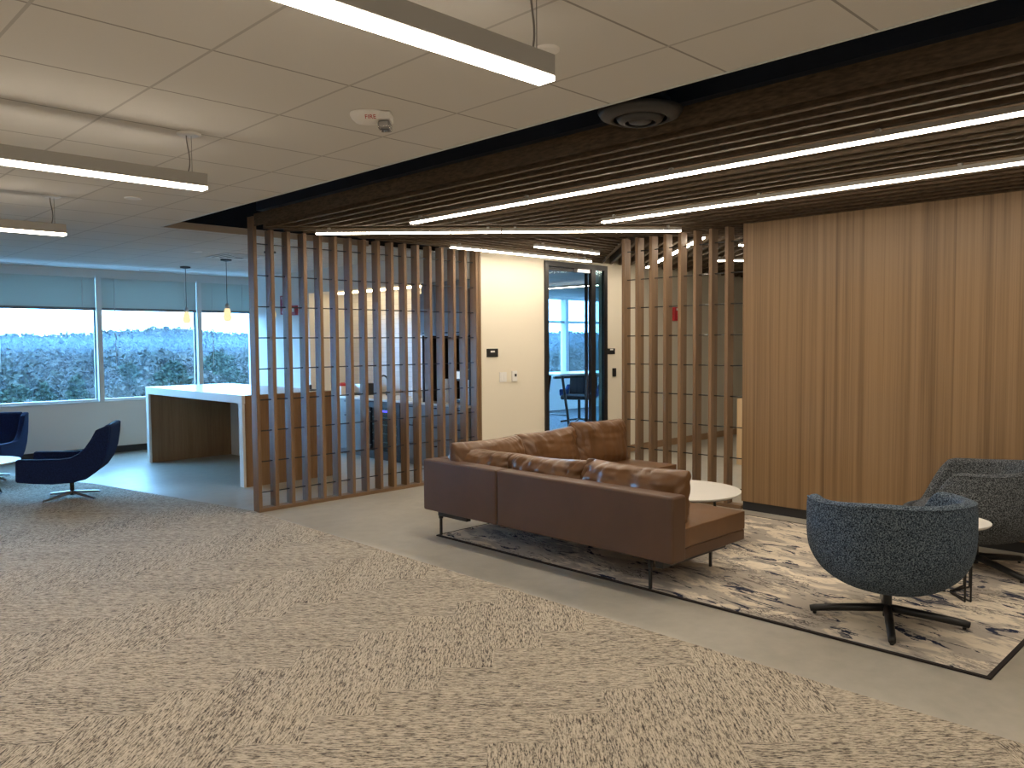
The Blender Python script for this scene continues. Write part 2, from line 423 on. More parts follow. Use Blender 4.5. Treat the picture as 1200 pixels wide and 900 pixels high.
# ------------------------------------------------------------------ setting: ceilings
E3 = 3.02   # edge of the tiled ceiling beside the slatted cloud
mb = MB().box(-5, E3, -4, YW, CEIL, CEIL+.02).box(E3, KX, 7.74, YW, CEIL, CEIL+.02); struct('ceiling', mb, M['ceiling'])
struct('trim_ceiling_edge', MB().box(E3, E3+.012, -4, 7.74, CEIL-.004, CEIL+.05), M['mullion'])
mb = MB().box(E3, 5.35, 7.72, 7.74, CEIL-.004, CEIL+.06); struct('trim_bulkhead', mb, mat('bulkhead_tan', (.42, .35, .27), .7))
struct('ceiling_plenum', MB().box(-5, 21, -4, 12.9, 3.5, 3.6), M['black_matte'])
mb = MB().box(E3-.04, E3-.02, -4, 7.74, CEIL+.02, 3.5).box(E3, KX, 7.75, 7.77, CEIL+.021, 3.5); struct('wall_plenum', mb, M['black_matte'])
struct('ceiling_office', MB().box(7.25, 21, 7.22, YW, 2.68, 2.70), M['ceiling'])
# dark steel edge beam above the cloud
struct('ceiling_beam', MB().box(3.60, 3.72, -4, 6.98, 2.835, 3.02), M['steel_blue'])

# slatted ceiling: four fields of boards
mb_all = []
def field(name, corner, d, region, pitch, wid=.038, z0=SLAT, z1=SLAT+.115):
    """boards along d, stacked along its normal from 'corner'"""
    root = thing(name, None, None, (0, 0, SLAT), kind='structure')
    nrm = (-d[1], d[0]); k0 = corner
    for k in range(-80, 80):
        t0 = k0 + k*pitch
        q = [(d[0]*s + nrm[0]*t, d[1]*s + nrm[1]*t) for s, t in ((-30, t0), (30, t0), (30, t0+wid), (-30, t0+wid))]
        for e in region:
            q = clip(q, *e)
            if len(q) < 3: break
        if len(q) < 3: continue
        ar = abs(sum(q[i-1][0]*q[i][1]-q[i][0]*q[i-1][1] for i in range(len(q))))/2
        if ar < .004: continue
        MB().prism(q, z0, z1).build('baffle', M['baffle'], root, world=True)
    return root
SUM0, SUM1, DIF = 10.56, 12.05, 1.65
field('ceiling_slats_lounge', -6.87, (0, 1), [(-1, 0, -3.575), (1, 0, 6.86), (0, -1, 3.9), (1, 1, SUM0)], .1497)
field('ceiling_slats_diagonal', (SUM0+.01)*s2, (s2, -s2), [(-1, -1, -SUM0-.005), (1, 1, SUM1), (-1, 0, -3.66), (0, 1, 7.07), (0, -1, -3.6)], .1497)
field('ceiling_slats_door', YS-.04, (1, 0), [(1, -1, DIF), (-1, -1, -SUM1), (0, 1, 7.07)], .1497)
field('ceiling_slats_corridor', -DIF*s2-.04, (s2, s2), [(-1, 1, -DIF), (-1, -1, -SUM1), (0, 1, 7.07), (0, -1, -3.46), (1, 0, 14.9)], .1497)

# ------------------------------------------------------------------ windows
def window(n, x0, x1, transom=None):
    root = thing('window_%d' % n, None, None, ((x0+x1)/2, YW, .78), kind='structure')
    f = MB(); y0, y1 = YW+.02, YW+.10; t = .035
    f.box(x0, x0+t, y0, y1, .78, 2.64).box(x1-t, x1, y0, y1, .78, 2.64).box(x0+t, x1-t, y0, y1, .78, .78+t).box(x0+t, x1-t, y0, y1, 2.64-t, 2.64)
    if transom: f.box(x0+t, x1-t, y0, y1, transom-.03, transom+.03)
    f.build('window_frame', M['mullion'], root, world=True)
    MB().box(x0+t, x1-t, YW+.055, YW+.063, .78+t, 2.64-t).build('window_pane', M['glass'], root, world=True)
xs = [-4.935 + 1.49*i for i in range(8)] + [KX]
for i in range(4, 8): window(i-3, xs[i], xs[i+1])
ox = [7.25] + [7.94 + 1.6*i for i in range(9)]
for i in range(9): window(i+5, ox[i], ox[i+1], 2.08)
for i in range(1, 9):
    x = ox[i]
    struct('trim_mullion_%d' % (i+3), MB().box(x-.05, x+.05, YW-.05, YW+.12, .785, 2.62), M['mullion'])
for i in range(5, 8):
    x = xs[i]
    struct('trim_mullion_%d' % (i-4), MB().box(x-.035, x+.035, YW-.05, YW+.12, .785, 2.62), M['mullion'])

blind_labels = ['white roller blind half down in the window above the two navy chairs',
                'white roller blind half down in the middle window, behind the first pendant lamp',
                'white roller blind half down in the corner window beside the slatted screen']
for i, lab in zip((5, 6, 7), blind_labels):
    x0, x1 = xs[i]+.04, xs[i+1]-(.04 if i < 7 else .01)
    r = thing('roller_blind', lab, 'blind', ((x0+x1)/2, YW-.02, 2.13), group='roller blinds in the window wall')
    MB().box(x0, x1, YW-.016, YW-.012, 2.15, 2.62).build('blind_fabric', M['shade'], r, world=True)
    MB().box(x0, x1, YW-.024, YW-.006, 2.115, 2.155).build('hem_bar', M['hem'], r, world=True, bevel=.004)
    MB().box(x0, x1, YW-.028, YW-.006, 2.59, 2.62).build('head_rail', M['mullion'], r, world=True)
    MB().tube([(x1-.18, YW-.03, 2.6), (x1-.18, YW-.03, 2.16)], .006, 6).build('cord', M['cord'], r, world=True)
    MB().tube([(x0+.18, YW-.03, 2.6), (x0+.18, YW-.03, 1.25)], .005, 6).build('cord', M['cord'], r, world=True)

# ------------------------------------------------------------------ glazed door
d = thing('door_1', None, None, (8.24, YS, 0), kind='structure')
f = MB().box(7.60, 7.67, YS-.02, 7.20, 0, 2.655).box(8.53, 8.62, YS-.02, YS+.035, 0, 2.655).box(8.81, 8.88, YS-.02, YS+.03, 0, 2.655)
f.box(7.67, 8.53, YS-.02, 7.20, 2.59, 2.655).box(8.62, 8.81, YS-.02, YS+.05, 2.59, 2.655).box(8.62, 8.81, YS-.02, YS+.05, 0, .08)
f.build('door_frame', M['black'], d, world=True)
MB().box(8.62, 8.81, YS+.0, YS+.006, .08, 2.59).build('side_light', M['teal_glass'], d, world=True)
lf = MB().box(7.675, 8.525, YS+.04, YS+.08, 2.545, 2.585).box(7.675, 8.525, YS+.04, YS+.08, .01, .10).box(7.675, 7.70, YS+.04, YS+.08, .10, 2.545).box(8.50, 8.525, YS+.04, YS+.08, .10, 2.545)
lf.build('door_leaf', M['black'], d, world=True)
MB().box(7.70, 8.50, YS+.055, YS+.063, .10, 2.545).build('door_glass', M['door_glass'], d, world=True)
MB().box(8.22, 8.48, YS-.035, YS+.035, 2.535, 2.585).build('door_closer', M['chrome'], d, world=True, bevel=.004)
MB().tube([(8.42, YS+.02, .85), (8.42, YS-.03, .85), (8.42, YS-.03, 1.25), (8.42, YS+.02, 1.25)], .012).build('door_handle', M['black'], d, world=True)

# ------------------------------------------------------------------ lamps
def strip(name, label, p0, p1, cat='ceiling light', group='LED strips under the slatted ceiling', z=2.655, wd=.044):
    p0, p1 = Vector(p0), Vector(p1); L = (p1-p0).length; ang = math.atan2(p1.y-p0.y, p1.x-p0.x); c = (p0+p1)/2
    r = thing(name, label, cat, (c.x, c.y, z-.02), ang, group)
    MB().box(-L/2, L/2, -wd/2, wd/2, -.005, .006).build('diffuser', M['led_strip'] if group.startswith('LED') else M['led'], r, bevel=.003, seg=1)
    MB().box(-L/2, L/2, -wd/2-.002, wd/2+.002, .0065, .034).build('housing', M['alu'], r)
    k = max(2, int(L/1.3)+1)
    for i in range(k):
        x = -L/2 + .12 + i*(L-.24)/(k-1)
        MB().box(x-.012, x+.012, -.012, .012, .034, .0535).build('bracket', M['alu'], r)
    return r
strip('strip_light', 'longer of the two glowing LED strips running out over the armchairs, nearest the white ceiling', (4.31, 5.57, 0), (4.31, -1.0, 0))
strip('strip_light', 'glowing LED strip over the armchairs nearest the wooden feature wall', (5.51, 4.43, 0), (5.51, -1.2, 0))
strip('strip_light', 'left half of the level LED strip crossing above the left screen', (4.05, 6.69, 0), (5.275, 5.465, 0))
strip('strip_light', 'right half of the level LED strip, ending above the right screen', (5.285, 5.455, 0), (6.47, 4.27, 0))
strip('strip_light', 'longer LED strip along the top of the cream wall beside the door', (5.70, 6.68, 0), (8.05, 6.68, 0))
strip('strip_light', 'shorter LED strip just in front of the glazed door head', (6.35, 6.04, 0), (7.42, 6.04, 0))
strip('strip_light', 'slanting LED strip seen through the tops of the right screen posts', (9.31, 6.70, 0), (7.06, 4.40, 0))
strip('strip_light', 'lower LED strip in the corridor, glimpsed between the last screen posts', (9.15, 5.60, 0), (10.6, 4.15, 0))
strip('strip_light', 'upper LED strip end in the corridor against the feature wall edge', (7.92, 4.49, 0), (8.75, 3.66, 0))

def pendant(label, xe, y, L, z0=2.425, canopies=(.08,), canopy_z=CEIL):
    r = thing('linear_pendant', label, 'ceiling light', (xe-L/2, y, z0), group='long grey linear pendants under the white ceiling')
    MB().box(xe-L, xe, y-.036, y+.036, z0+.018, z0+.085).build('housing', M['alu'], r, world=True, bevel=.002, seg=1)
    MB().box(xe-L, xe, y-.036, y+.036, z0+.003, z0+.0175).build('diffuser', M['led'], r, world=True, bevel=.003, seg=1)
    for dx in canopies:
        x = xe-dx
        if CEIL > 0: MB().lathe([(.0, 0), (.062, 0), (.062, -.006), (.05, -.012), (0, -.014)], 28, (x, y, CEIL)).build('canopy', M['white_plastic'], r, world=True, smooth=False)
        MB().tube([(x+.012, y, CEIL-.01), (x+.012, y, z0+.083)], .0016, 6).build('suspension_wire', M['wire'], r, world=True)
        pts = [(x-.014 + .028*math.sin(t*3.0)*.9*t, y, CEIL-.012 + (z0+.083-CEIL+.012)*t) for t in [i/10 for i in range(11)]]
        MB().tube(pts, .0035, 6).build('power_cord', M['wire'], r, world=True)
    return r
pendant('large grey linear pendant at the top of the picture, near the fire alarm', 1.925, 1.775, 3.6, canopies=(.06, 1.9, 3.5))
pendant('middle grey linear pendant hanging on the left, its round canopy in view', 1.90, 4.25, 3.6, canopies=(.08, 1.9, 3.5))
pendant('farthest and smallest grey linear pendant at the left edge', 1.905, 6.70, 3.6, canopies=(.08, 1.9, 3.5))
pendant('grey linear pendant overhead, behind the viewer', 1.95, -.70, 3.6, canopies=(.08, 3.5))
pendant('grey linear pendant overhead, by the rear wall', 1.95, -2.9, 3.6, canopies=(.08, 3.5))
pendant('grey linear pendant over the far left carpet', -2.6, 4.25, 2.2, canopies=(.08, 2.0))

LZ = 1.905
lamp_lab = ['left-hand amber glass drop pendant hanging over the far end of the island',
            'amber glass drop pendant over the middle of the island, left of the screen',
            'amber glass drop pendant seen between the first two screen posts']
for (x, y), lab in zip(((4.80, 11.45), (4.78, 10.12), (4.78, 8.95)), lamp_lab):
    r = thing('pendant_lamp', lab, 'pendant lamp', (x, y, LZ), group='amber drop pendants over the island')
    MB().lathe([(0, .0), (.038, .0), (.052, .03), (.055, .06), (.046, .11), (.034, .155), (.030, .175), (0, .18)], 24, (x, y, LZ)).build('glass_shade', M['bulb'], r, world=True, smooth=True)
    MB().lathe([(.032, .17), (.032, .20), (.022, .225), (.010, .24), (0, .24)], 20, (x, y, LZ)).build('lamp_cap', M['chrome'], r, world=True, smooth=True)
    MB().tube([(x, y, LZ+.23), (x, y, CEIL-.01)], .004, 6).build('lamp_cord', M['black'], r, world=True)
    MB().lathe([(0, 0), (.07, 0), (.07, -.02), (.02, -.03), (0, -.03)], 24, (x, y, CEIL)).build('canopy', M['black'], r, world=True)

# ------------------------------------------------------------------ slatted screens
def rods_z(): return [.18 + .2965*i for i in range(9)]
def screen(label, origin, rz, npost, mirror=1, first_tall=False, endpost=None):
    """local x runs along the screen, local y is its depth, away from the room"""
    r = thing('slat_screen', label, 'room divider', origin, rz)
    L = (npost-1)*.1755 + .036
    for k in range(npost):
        x = k*.1755
        top = 2.80 if (first_tall and k == 0) else SLAT-.002
        bot = 0 if k == 0 else .036
        MB().box(x, x+.036, 0, .11, bot, top).build('post', M['walnut'], r, bevel=.002, seg=1)
    xe = endpost if endpost else L
    MB().box(.036, xe, 0, .11, 0, .0355).build('bottom_rail', M['walnut_h'], r, bevel=.002, seg=1)
    for z in rods_z():
        MB().tube([(.0, .055, z), (xe-.003, .055, z)], .0055, 6).build('rod', M['black'], r)
    return r
s = screen('long screen of tall wooden posts and black rods in front of the kitchen', (3.612, YS, 0), 0, 17, 1, True, endpost=2.885)
MB().box(2.852, 2.885, .0, .11, .036, SLAT-.002).build('end_post', M['walnut'], s, bevel=.002, seg=1)
s = screen('short screen of wooden posts and black rods beside the wood feature wall', (XW, 5.272, 0), -PI/2, 8, 1, False, endpost=5.272-3.852)
for ch in s.children:                                  # its depth goes away from the lounge
    for v in ch.data.vertices: v.co.y = v.co.y
# ------------------------------------------------------------------ kitchen
def cabinet(label, y0, y1, z0, z1, xf=KX, xb=KB-.02, drawers=0, handle_low=False, group='grey base cabinets', name='base_cabinet', cat='cabinet'):
    r = thing(name, label, cat, ((xf+xb)/2, (y0+y1)/2, z0), group=group)
    toe = .09 if z0 < .05 else 0
    mb = MB().box(xf+.02, xb, y0+.002, y1-.002, z0+toe, z1)
    if toe: mb.box(xf+.09, xb, y0+.002, y1-.002, z0, z0+toe)
    mb.build('carcass', M['cab'], r, world=True)
    zz = [z0+toe] + ([z1-.20, z1] if drawers == 1 else ([z0+toe+(z1-z0-toe)*k/drawers for k in range(1, drawers+1)] if drawers > 1 else [z1]))
    for a, b in zip(zz, zz[1:]):
        nm = 'drawer' if (drawers > 1 or (drawers == 1 and a > z0+toe+.01)) else 'cabinet_door'
        dr = MB().box(xf, xf+.019, y0+.004, y1-.004, a+.003, b-.003).build(nm, M['cab'], r, world=True, bevel=.0015, seg=1)
        hz = (a+.03) if handle_low else (b-.035)
        yc = (y0+y1)/2; hw = min(.09, (y1-y0)*.3)
        MB().box(xf-.018, xf-.001, yc-hw, yc+hw, hz-.008, hz+.008).build('handle', M['black'], dr, world=True)
    return r
CT = .845
cabinet('grey base cabinet with drawer at the far end of the kitchen run', 10.22, 10.82, 0, CT-.03, drawers=1)
cabinet('grey base cabinet under the tap, left of the wine fridge', 9.42, 10.22, 0, CT-.03, drawers=1)
cabinet('grey drawer unit just right of the wine fridge', 8.16, 8.58, 0, CT-.03, drawers=3)
cabinet('grey drawer unit below the coffee machine, behind the screen', 7.70, 8.16, 0, CT-.03, drawers=3)
cabinet('grey drawer unit nearest the cream wall, behind the screen', 7.24, 7.70, 0, CT-.03, drawers=3)
tag(MB().box(KX-.02, KB-.015, 7.235, 10.84, CT-.03, CT).build('worktop', M['white_gloss'], bevel=.003), 'pale kitchen worktop running along the splashback behind the screen', 'worktop')
# wine fridge
r = thing('wine_fridge', 'black under-counter drinks fridge with blue display and steel handle', 'fridge', (6.75, 9.0, 0))
MB().box(KX+.04, KB-.03, 8.60, 9.40, 0.0, .80).build('body', M['black'], r, world=True)
MB().box(KX, KX+.038, 8.61, 8.68, .06, .79).box(KX, KX+.038, 9.30, 9.39, .06, .79).box(KX, KX+.038, 8.68, 9.30, .72, .79).box(KX, KX+.038, 8.68, 9.30, .06, .12).build('door', M['black'], r, world=True)
MB().box(KX+.02, KX+.026, 8.68, 9.30, .12, .72).build('door_pane', M['teal_glass'], r, world=True)
MB().tube([(KX-.04, 9.28, .16), (KX-.04, 9.28, .70)], .012).tube([(KX, 9.28, .20), (KX-.04, 9.28, .20)], .008).tube([(KX, 9.28, .66), (KX-.04, 9.28, .66)], .008).build('handle', M['chrome'], r, world=True)
MB().box(KX+.012, KX+.018, 8.80, 9.05, .665, .69).build('display', M['blue_led'], r, world=True)
for z in (.24, .36, .48, .58):
    MB().box(KX+.029, KX+.036, 8.69, 9.29, z, z+.015).build('shelf', M['chrome'], r, world=True)
# upper units with open niche under them
for k, lab in enumerate(('grey wall cabinet farthest from the cream wall, above the dark niche', 'middle grey wall cabinet above the dark coffee niche', 'grey wall cabinet nearest the cream wall, above the dark niche')):
    y0 = 7.24 + (2-k)*.305
    cabinet(lab, y0, y0+.305, 1.70, 2.235, handle_low=True, group='grey wall cabinets', name='wall_cabinet')
tag(MB().box(KX+.03, KB-.02, 7.235, 8.155, 2.236, 2.368).build('cabinet_filler', M['cab']), 'grey filler panel between the wall cabinets and the soffit', 'panel')
r = thing('coffee_niche', 'dark open niche between worktop and grey wall cabinets', 'niche', (6.75, 7.7, CT))
MB().box(KB-.05, KB-.03, 7.24, 8.155, CT, 1.698).build('back_panel', M['niche'], r, world=True)
MB().box(KX+.03, KB-.05, 8.135, 8.155, CT, 1.698).build('side_panel', M['niche'], r, world=True)
MB().box(KX+.03, KB-.05, 7.24, 7.26, CT, 1.698).build('side_panel', M['niche'], r, world=True)
# things on the worktop
r = thing('coffee_machine', 'black coffee machine with pale cup stack in the dark niche', 'coffee machine', (6.72, 7.62, CT))
MB().box(6.60, 6.95, 7.50, 7.74, CT, CT+.04).box(6.78, 6.95, 7.50, 7.74, CT+.04, CT+.40).box(6.58, 6.95, 7.50, 7.74, CT+.28, CT+.42).build('body', M['black'], r, world=True, bevel=.01)
MB().box(6.574, 6.579, 7.54, 7.70, CT+.31, CT+.40).build('display', M['screen_white'], r, world=True)
MB().box(6.60, 6.72, 7.54, 7.70, CT+.041, CT+.05).build('drip_tray', M['chrome'], r, world=True)
for k, (yy, lab) in enumerate(((7.86, 'left-hand upturned stack of white paper cups in the dark niche'), (7.42, 'right-hand upturned stack of white paper cups in the dark niche'))):
    tag(MB().lathe([(0, 0), (.045, 0), (.038, .10), (.041, .105), (.035, .22), (.032, .30), (0, .30)], 20, (6.62, yy, CT)).build('cup_stack', M['white_plastic'], smooth=False), lab, 'cups', 'cup stacks')
r = thing('kitchen_tap', 'black gooseneck kitchen tap on the pale worktop', 'tap', (6.95, 9.62, CT))
pts = [(6.96, 9.62, CT), (6.96, 9.62, CT+.22)] + [(6.96-.07+.07*math.cos(t), 9.62, CT+.22+.07*math.sin(t)) for t in [PI*i/8 for i in range(1, 9)]] + [(6.82, 9.62, CT+.17)]
MB().tube(pts, .013, 10).build('spout', M['black'], r, world=True, smooth=True)
MB().lathe([(0, 0), (.027, 0), (.027, .05), (.02, .06), (0, .06)], 16, (6.96, 9.62, CT)).build('base', M['black'], r, world=True)
MB().tube([(6.96, 9.60, CT+.05), (6.96, 9.55, CT+.08)], .007).build('lever', M['black'], r, world=True)
r = thing('coffee_brewer', 'black and steel filter coffee brewer on the worktop by the tap', 'coffee maker', (6.82, 9.98, CT))
MB().box(6.70, 6.95, 9.88, 9.92, CT, CT+.17).box(6.70, 6.95, 9.92, 10.14, CT+.0, CT+.03).box(6.88, 6.95, 9.92, 10.14, CT+.03, CT+.17).build('body', M['black'], r, world=True, bevel=.006)
MB().box(6.72, 6.87, 9.94, 10.12, CT+.032, CT+.165).build('reservoir', M['chrome'], r, world=True, bevel=.01)
r = thing('candy_box', 'white box with red lid and red heart mark on the worktop', 'box', (6.62, 10.30, CT))
MB().box(6.54, 6.70, 10.20, 10.36, CT, CT+.13).build('carton', M['white_plastic'], r, world=True)
MB().lathe([(0, 0), (.05, 0), (.05, .03), (.03, .05), (0, .05)], 14, (6.62, 10.28, CT+.13)).build('lid', M['red'], r, world=True)
MB().prism_y([(.0, -.03), (.025, .0), (.02, .015), (.008, .018), (0, .010), (-.008, .018), (-.02, .015), (-.025, 0)], -.0005, .0005).build('mark', M['red'], r)
ch = [c for c in r.children if c.name.startswith('mark')][0]; ch.rotation_euler = (0, 0, PI/2); ch.location = (-.082, -.02, .075)
for k, (yy, hh, mm, lab) in enumerate(((8.92, .20, 'white_plastic', 'taller pale bottle on the worktop right of the tap'), (8.78, .14, 'red', 'short red and white container on the worktop right of the tap'))):
    r = thing('bottle', lab, 'bottle', (6.90, yy, CT))
    MB().lathe([(0, 0), (.035, 0), (.035, hh*.7), (.015, hh*.88), (0, hh*.88)], 16, (6.90, yy, CT)).build('body', M['white_plastic'], r, world=True, smooth=False)
    MB().lathe([(0, hh*.881), (.017, hh*.881), (.017, hh), (0, hh)], 14, (6.90, yy, CT)).build('cap', M[mm], r, world=True)
tag(MB().box(KX+.25, KX+.30, 8.2, 10.6, 2.345, 2.368).build('cove_light', M['cove_led']), 'warm light strip under the soffit washing the white tiled splashback', 'light')

# island: two wooden end panels carrying a white top with white edges
r = thing('kitchen_island', 'white-topped kitchen island with wooden end panels', 'island', (4.75, 9.85, 0))
IX0, IX1, IY0, IY1, IT = 4.14, 5.33, 8.46, 11.29, 1.035
MB().box(IX0, IX1, IY0, IY1, IT-.095, IT).build('top', M['white_gloss'], r, world=True, bevel=.003)
for y0, y1 in ((IY0, IY0+.09), (IY1-.09, IY1)):
    q = MB().box(IX0+.03, IX1, y0, y1, 0, IT-.096).build('end_panel', M['island_wood'], r, world=True, bevel=.002, seg=1)
    MB().box(IX0, IX0+.029, y0, y1, 0, IT-.096).build('white_edge', M['white_gloss'], q, world=True)
MB().box(IX0+.035, IX1, IY0-.012, IY0-.001, .0, IT-.001).build('facing', M['island_wood'], r, world=True)
MB().box(IX1-.03, IX1, IY0+.09, IY1-.09, .0, IT-.096).build('back_panel', M['white_gloss'], r, world=True)
tag(MB().box(5.10, 5.24, 8.62, 8.82, IT, IT+.012).lathe([(0, 0), (.016, 0), (.016, .05), (0, .06)], 12, (5.17, 8.74, IT+.012)).build('desk_phone', M['black']), 'small flat black device lying on the near end of the island', 'device')
r = thing('water_bottle', 'clear plastic bottle standing on the island beside the black device', 'bottle', (5.06, 8.72, IT))
MB().lathe([(0, 0), (.025, 0), (.028, .08), (.022, .12), (.012, .15), (0, .15)], 16, (5.06, 8.72, IT)).build('body', M['white_plastic'], r, world=True, smooth=True)
MB().lathe([(0, .1505), (.012, .1505), (.012, .17), (0, .17)], 12, (5.06, 8.72, IT)).build('cap', M['white_plastic'], r, world=True)

# signs and small wall devices
r = thing('fire_sign', 'tall red fire extinguisher sign with white lettering on the kitchen end wall', 'sign', (KX, 11.64, 2.07))
MB().box(KX-.004, KX-.001, 11.56, 11.72, 2.07, 2.37).build('plate', M['red_sign'], r, world=True)
RX = Matrix(((0, 0, -1), (-1, 0, 0), (0, 1, 0))).to_4x4()      # text facing -x, reading along -y
t = text('lettering', 'FIRE', .055, M['white_plastic'], r, Matrix.Translation((-.0055, 0, .255)) @ RX)
t = text('lettering', 'EXTINGUISHER', .028, M['white_plastic'], r, Matrix.Translation((-.0055, 0, .15)) @ RX @ Matrix.Rotation(PI/2, 4, 'Z'))
MB().prism_y([(-.03, .03), (0, 0), (.03, .03), (.012, .03), (.012, .05), (-.012, .05), (-.012, .03)], -.0005, .0005).build('arrow', M['white_plastic'], r)
ar = [c for c in r.children if c.name.startswith('arrow')][0]; ar.rotation_euler = (0, 0, PI/2); ar.location = (-.0055, 0, .012)
r = thing('fire_alarm', 'small red fire alarm box with white mark beside the tall red sign', 'fire alarm', (KX, 11.25, 2.05))
MB().box(KX-.045, KX-.001, 11.17, 11.33, 2.05, 2.20).build('body', M['red_sign'], r, world=True, bevel=.006)
MB().box(KX-.049, KX-.0455, 11.22, 11.28, 2.10, 2.16).build('lens', M['white_plastic'], r, world=True)
r = thing('fire_alarm', 'red wall fire alarm on the corridor wall, seen through the right screen', 'fire alarm', (10.55, YS, 1.92))
MB().box(10.49, 10.63, YS-.05, YS-.001, 1.92, 2.13).build('body', M['red'], r, world=True, bevel=.008)
MB().box(10.53, 10.59, YS-.058, YS-.0505, 2.08, 2.115).build('lens', M['white_plastic'], r, world=True)
for (x0, x1, z0, z1, lab) in ((6.58, 6.765, 1.43, 1.53, 'small black room sign with white bar left of the glazed door'), (8.90, 9.06, 1.43, 1.51, 'small black room sign with white bar right of the glazed door')):
    r = thing('room_sign', lab, 'sign', ((x0+x1)/2, YS, z0), group='black room signs')
    MB().box(x0, x1, YS-.012, YS-.001, z0, z1).build('plate', M['black'], r, world=True, bevel=.002, seg=1)
    xc = (x0+x1)/2; MB().box(xc-.035, xc+.035, YS-.0135, YS-.0125, z0+.055, z0+.075).build('white_bar', M['white_plastic'], r, world=True)
r = thing('light_switch', 'white double rocker switch plate on the cream wall', 'switch', (6.85, YS, 1.12))
MB().box(6.79, 6.91, YS-.008, YS-.001, 1.12, 1.24).build('plate', M['white_plastic'], r, world=True, bevel=.002)
for x in (6.825, 6.875): MB().box(x-.016, x+.016, YS-.012, YS-.0085, 1.148, 1.212).build('rocker', M['white_plastic'], r, world=True, bevel=.001, seg=1)
r = thing('thermostat', 'white thermostat with small dark display right of the switch plate', 'thermostat', (7.035, YS, 1.12))
MB().box(6.995, 7.08, YS-.026, YS-.001, 1.12, 1.25).build('body', M['white_plastic'], r, world=True, bevel=.006)
MB().box(7.03, 7.065, YS-.028, YS-.0265, 1.18, 1.215).build('display', M['black'], r, world=True)
r = thing('card_reader', 'narrow black card reader right of the glazed door', 'card reader', (9.04, YS, 1.11))
MB().box(9.005, 9.075, YS-.022, YS-.001, 1.11, 1.23).build('body', M['black'], r, world=True, bevel=.005)
MB().box(9.035, 9.045, YS-.0235, YS-.0225, 1.205, 1.21).build('indicator', M['red'], r, world=True)

# ceiling fittings
r = thing('fire_strobe', 'white ceiling fire strobe with red FIRE lettering', 'fire alarm', (2.29, 3.29, CEIL))
a = math.atan2(-s2, s2)
bmx = MB().lathe([(0, 0), (.088, 0), (.088, -.012), (.080, -.028), (.062, -.045), (.035, -.052), (0, -.054)], 36, (0, 0, 0), 1.0, .85); bmx.bm.transform(Matrix.Rotation(a, 4, 'Z')); bmx.build('dome', M['white_plastic'], r, smooth=False, bevel=.003)
cl = glass_mat('clear_lens', (.85, .87, .9), .6, .05)
mt4 = Matrix.Rotation(a, 4, 'Z')
MB().box(.045, .115, -.050, .052, -.042, -.004, mt4).build('strobe_bracket', M['white_plastic'], r, bevel=.006)
MB().box(.05, .11, -.042, .045, -.084, -.043, mt4).build('strobe_lens', cl, r, bevel=.012)
for k in range(4): MB().box(.06, .10, -.035+.02*k, -.027+.02*k, -.078, -.046, mt4).build('reflector', M['chrome'], r)
text('lettering', 'FIRE', .030, M['red'], r, mt4 @ Matrix.Translation((.022, -.066, -.036)) @ Matrix(((1, 0, 0, 0), (0, -.66, -.75, 0), (0, .75, -.66, 0), (0, 0, 0, 1))))
tag(MB().lathe([(0, 0), (.047, 0), (.047, -.008), (.042, -.012), (0, -.012)], 28, (2.29, 2.11, CEIL)).build('ceiling_sensor', M['white_plastic']), 'small white round cover disc on the ceiling beside the large pendant', 'sensor')
for (x, y), lab in zip(((2.29, 6.38), (4.14, 9.53), (5.6, 9.2)), ('small white ceiling downlight between the two left pendants', 'tiny white ceiling downlight left of the square air vent', 'tiny dark ceiling downlight just right of the square air vent')):
    r = thing('downlight', lab, 'downlight', (x, y, CEIL))
    MB().lathe([(.045, 0), (.062, 0), (.06, -.006), (.045, -.006)], 24, (x, y, CEIL)).build('trim_ring', M['white_plastic'], r, world=True)
    MB().lathe([(0, -.001), (.044, -.001), (.044, -.003), (0, -.003)], 24, (x, y, CEIL)).build('lens', M['white_gloss'], r, world=True)
r = thing('air_vent', 'square white air vent in the ceiling near the island', 'vent', (4.75, 9.70, CEIL))
v = MB()
for k in range(4):
    h0, h1, z = .30-.065*k, .265-.065*k, CEIL-.004-.004*k
    v.box(4.75-h0, 4.75+h0, 9.70-h0, 9.70-h1, z-.006, z).box(4.75-h0, 4.75+h0, 9.70+h1, 9.70+h0, z-.006, z).box(4.75-h0, 4.75-h1, 9.70-h1, 9.70+h1, z-.006, z).box(4.75+h1, 4.75+h0, 9.70-h1, 9.70+h1, z-.006, z)
v.build('louvre_rings', M['white_plastic'], r, world=True)
MB().box(4.46, 5.04, 9.41, 9.99, CEIL-.002, CEIL).build('dark_back', M['black'], r, world=True)
for (x0, x1, lab) in ((2.0, 3.18, 'dark linear slot vent in the ceiling above the left window'), (4.5, 5.7, 'dark linear slot vent in the ceiling above the middle window')):
    r = thing('slot_vent', lab, 'vent', ((x0+x1)/2, 12.35, CEIL), group='linear slot vents along the window wall')
    MB().box(x0, x1, 12.33, 12.38, CEIL-.003, CEIL).build('slot', M['black'], r, world=True)
    MB().box(x0, x1, 12.315, 12.33, CEIL-.005, CEIL).box(x0, x1, 12.38, 12.395, CEIL-.005, CEIL).build('flange', M['white_plastic'], r, world=True)
r = thing('round_diffuser', 'round dark grey ceiling air diffuser in the black gap', 'vent', (3.37, 2.47, 2.72))
dm = mat('diffuser_grey', (.035, .035, .037), .5)
MB().lathe([(.215, .045), (.20, .02), (.15, .0), (.135, .004), (.19, .03), (.20, .05)], 40).build('outer_ring', dm, r, smooth=True)
MB().lathe([(.125, .02), (.11, -.005), (.085, -.018), (.075, -.014), (.10, .0), (.115, .022)], 40).build('middle_ring', dm, r, smooth=True)
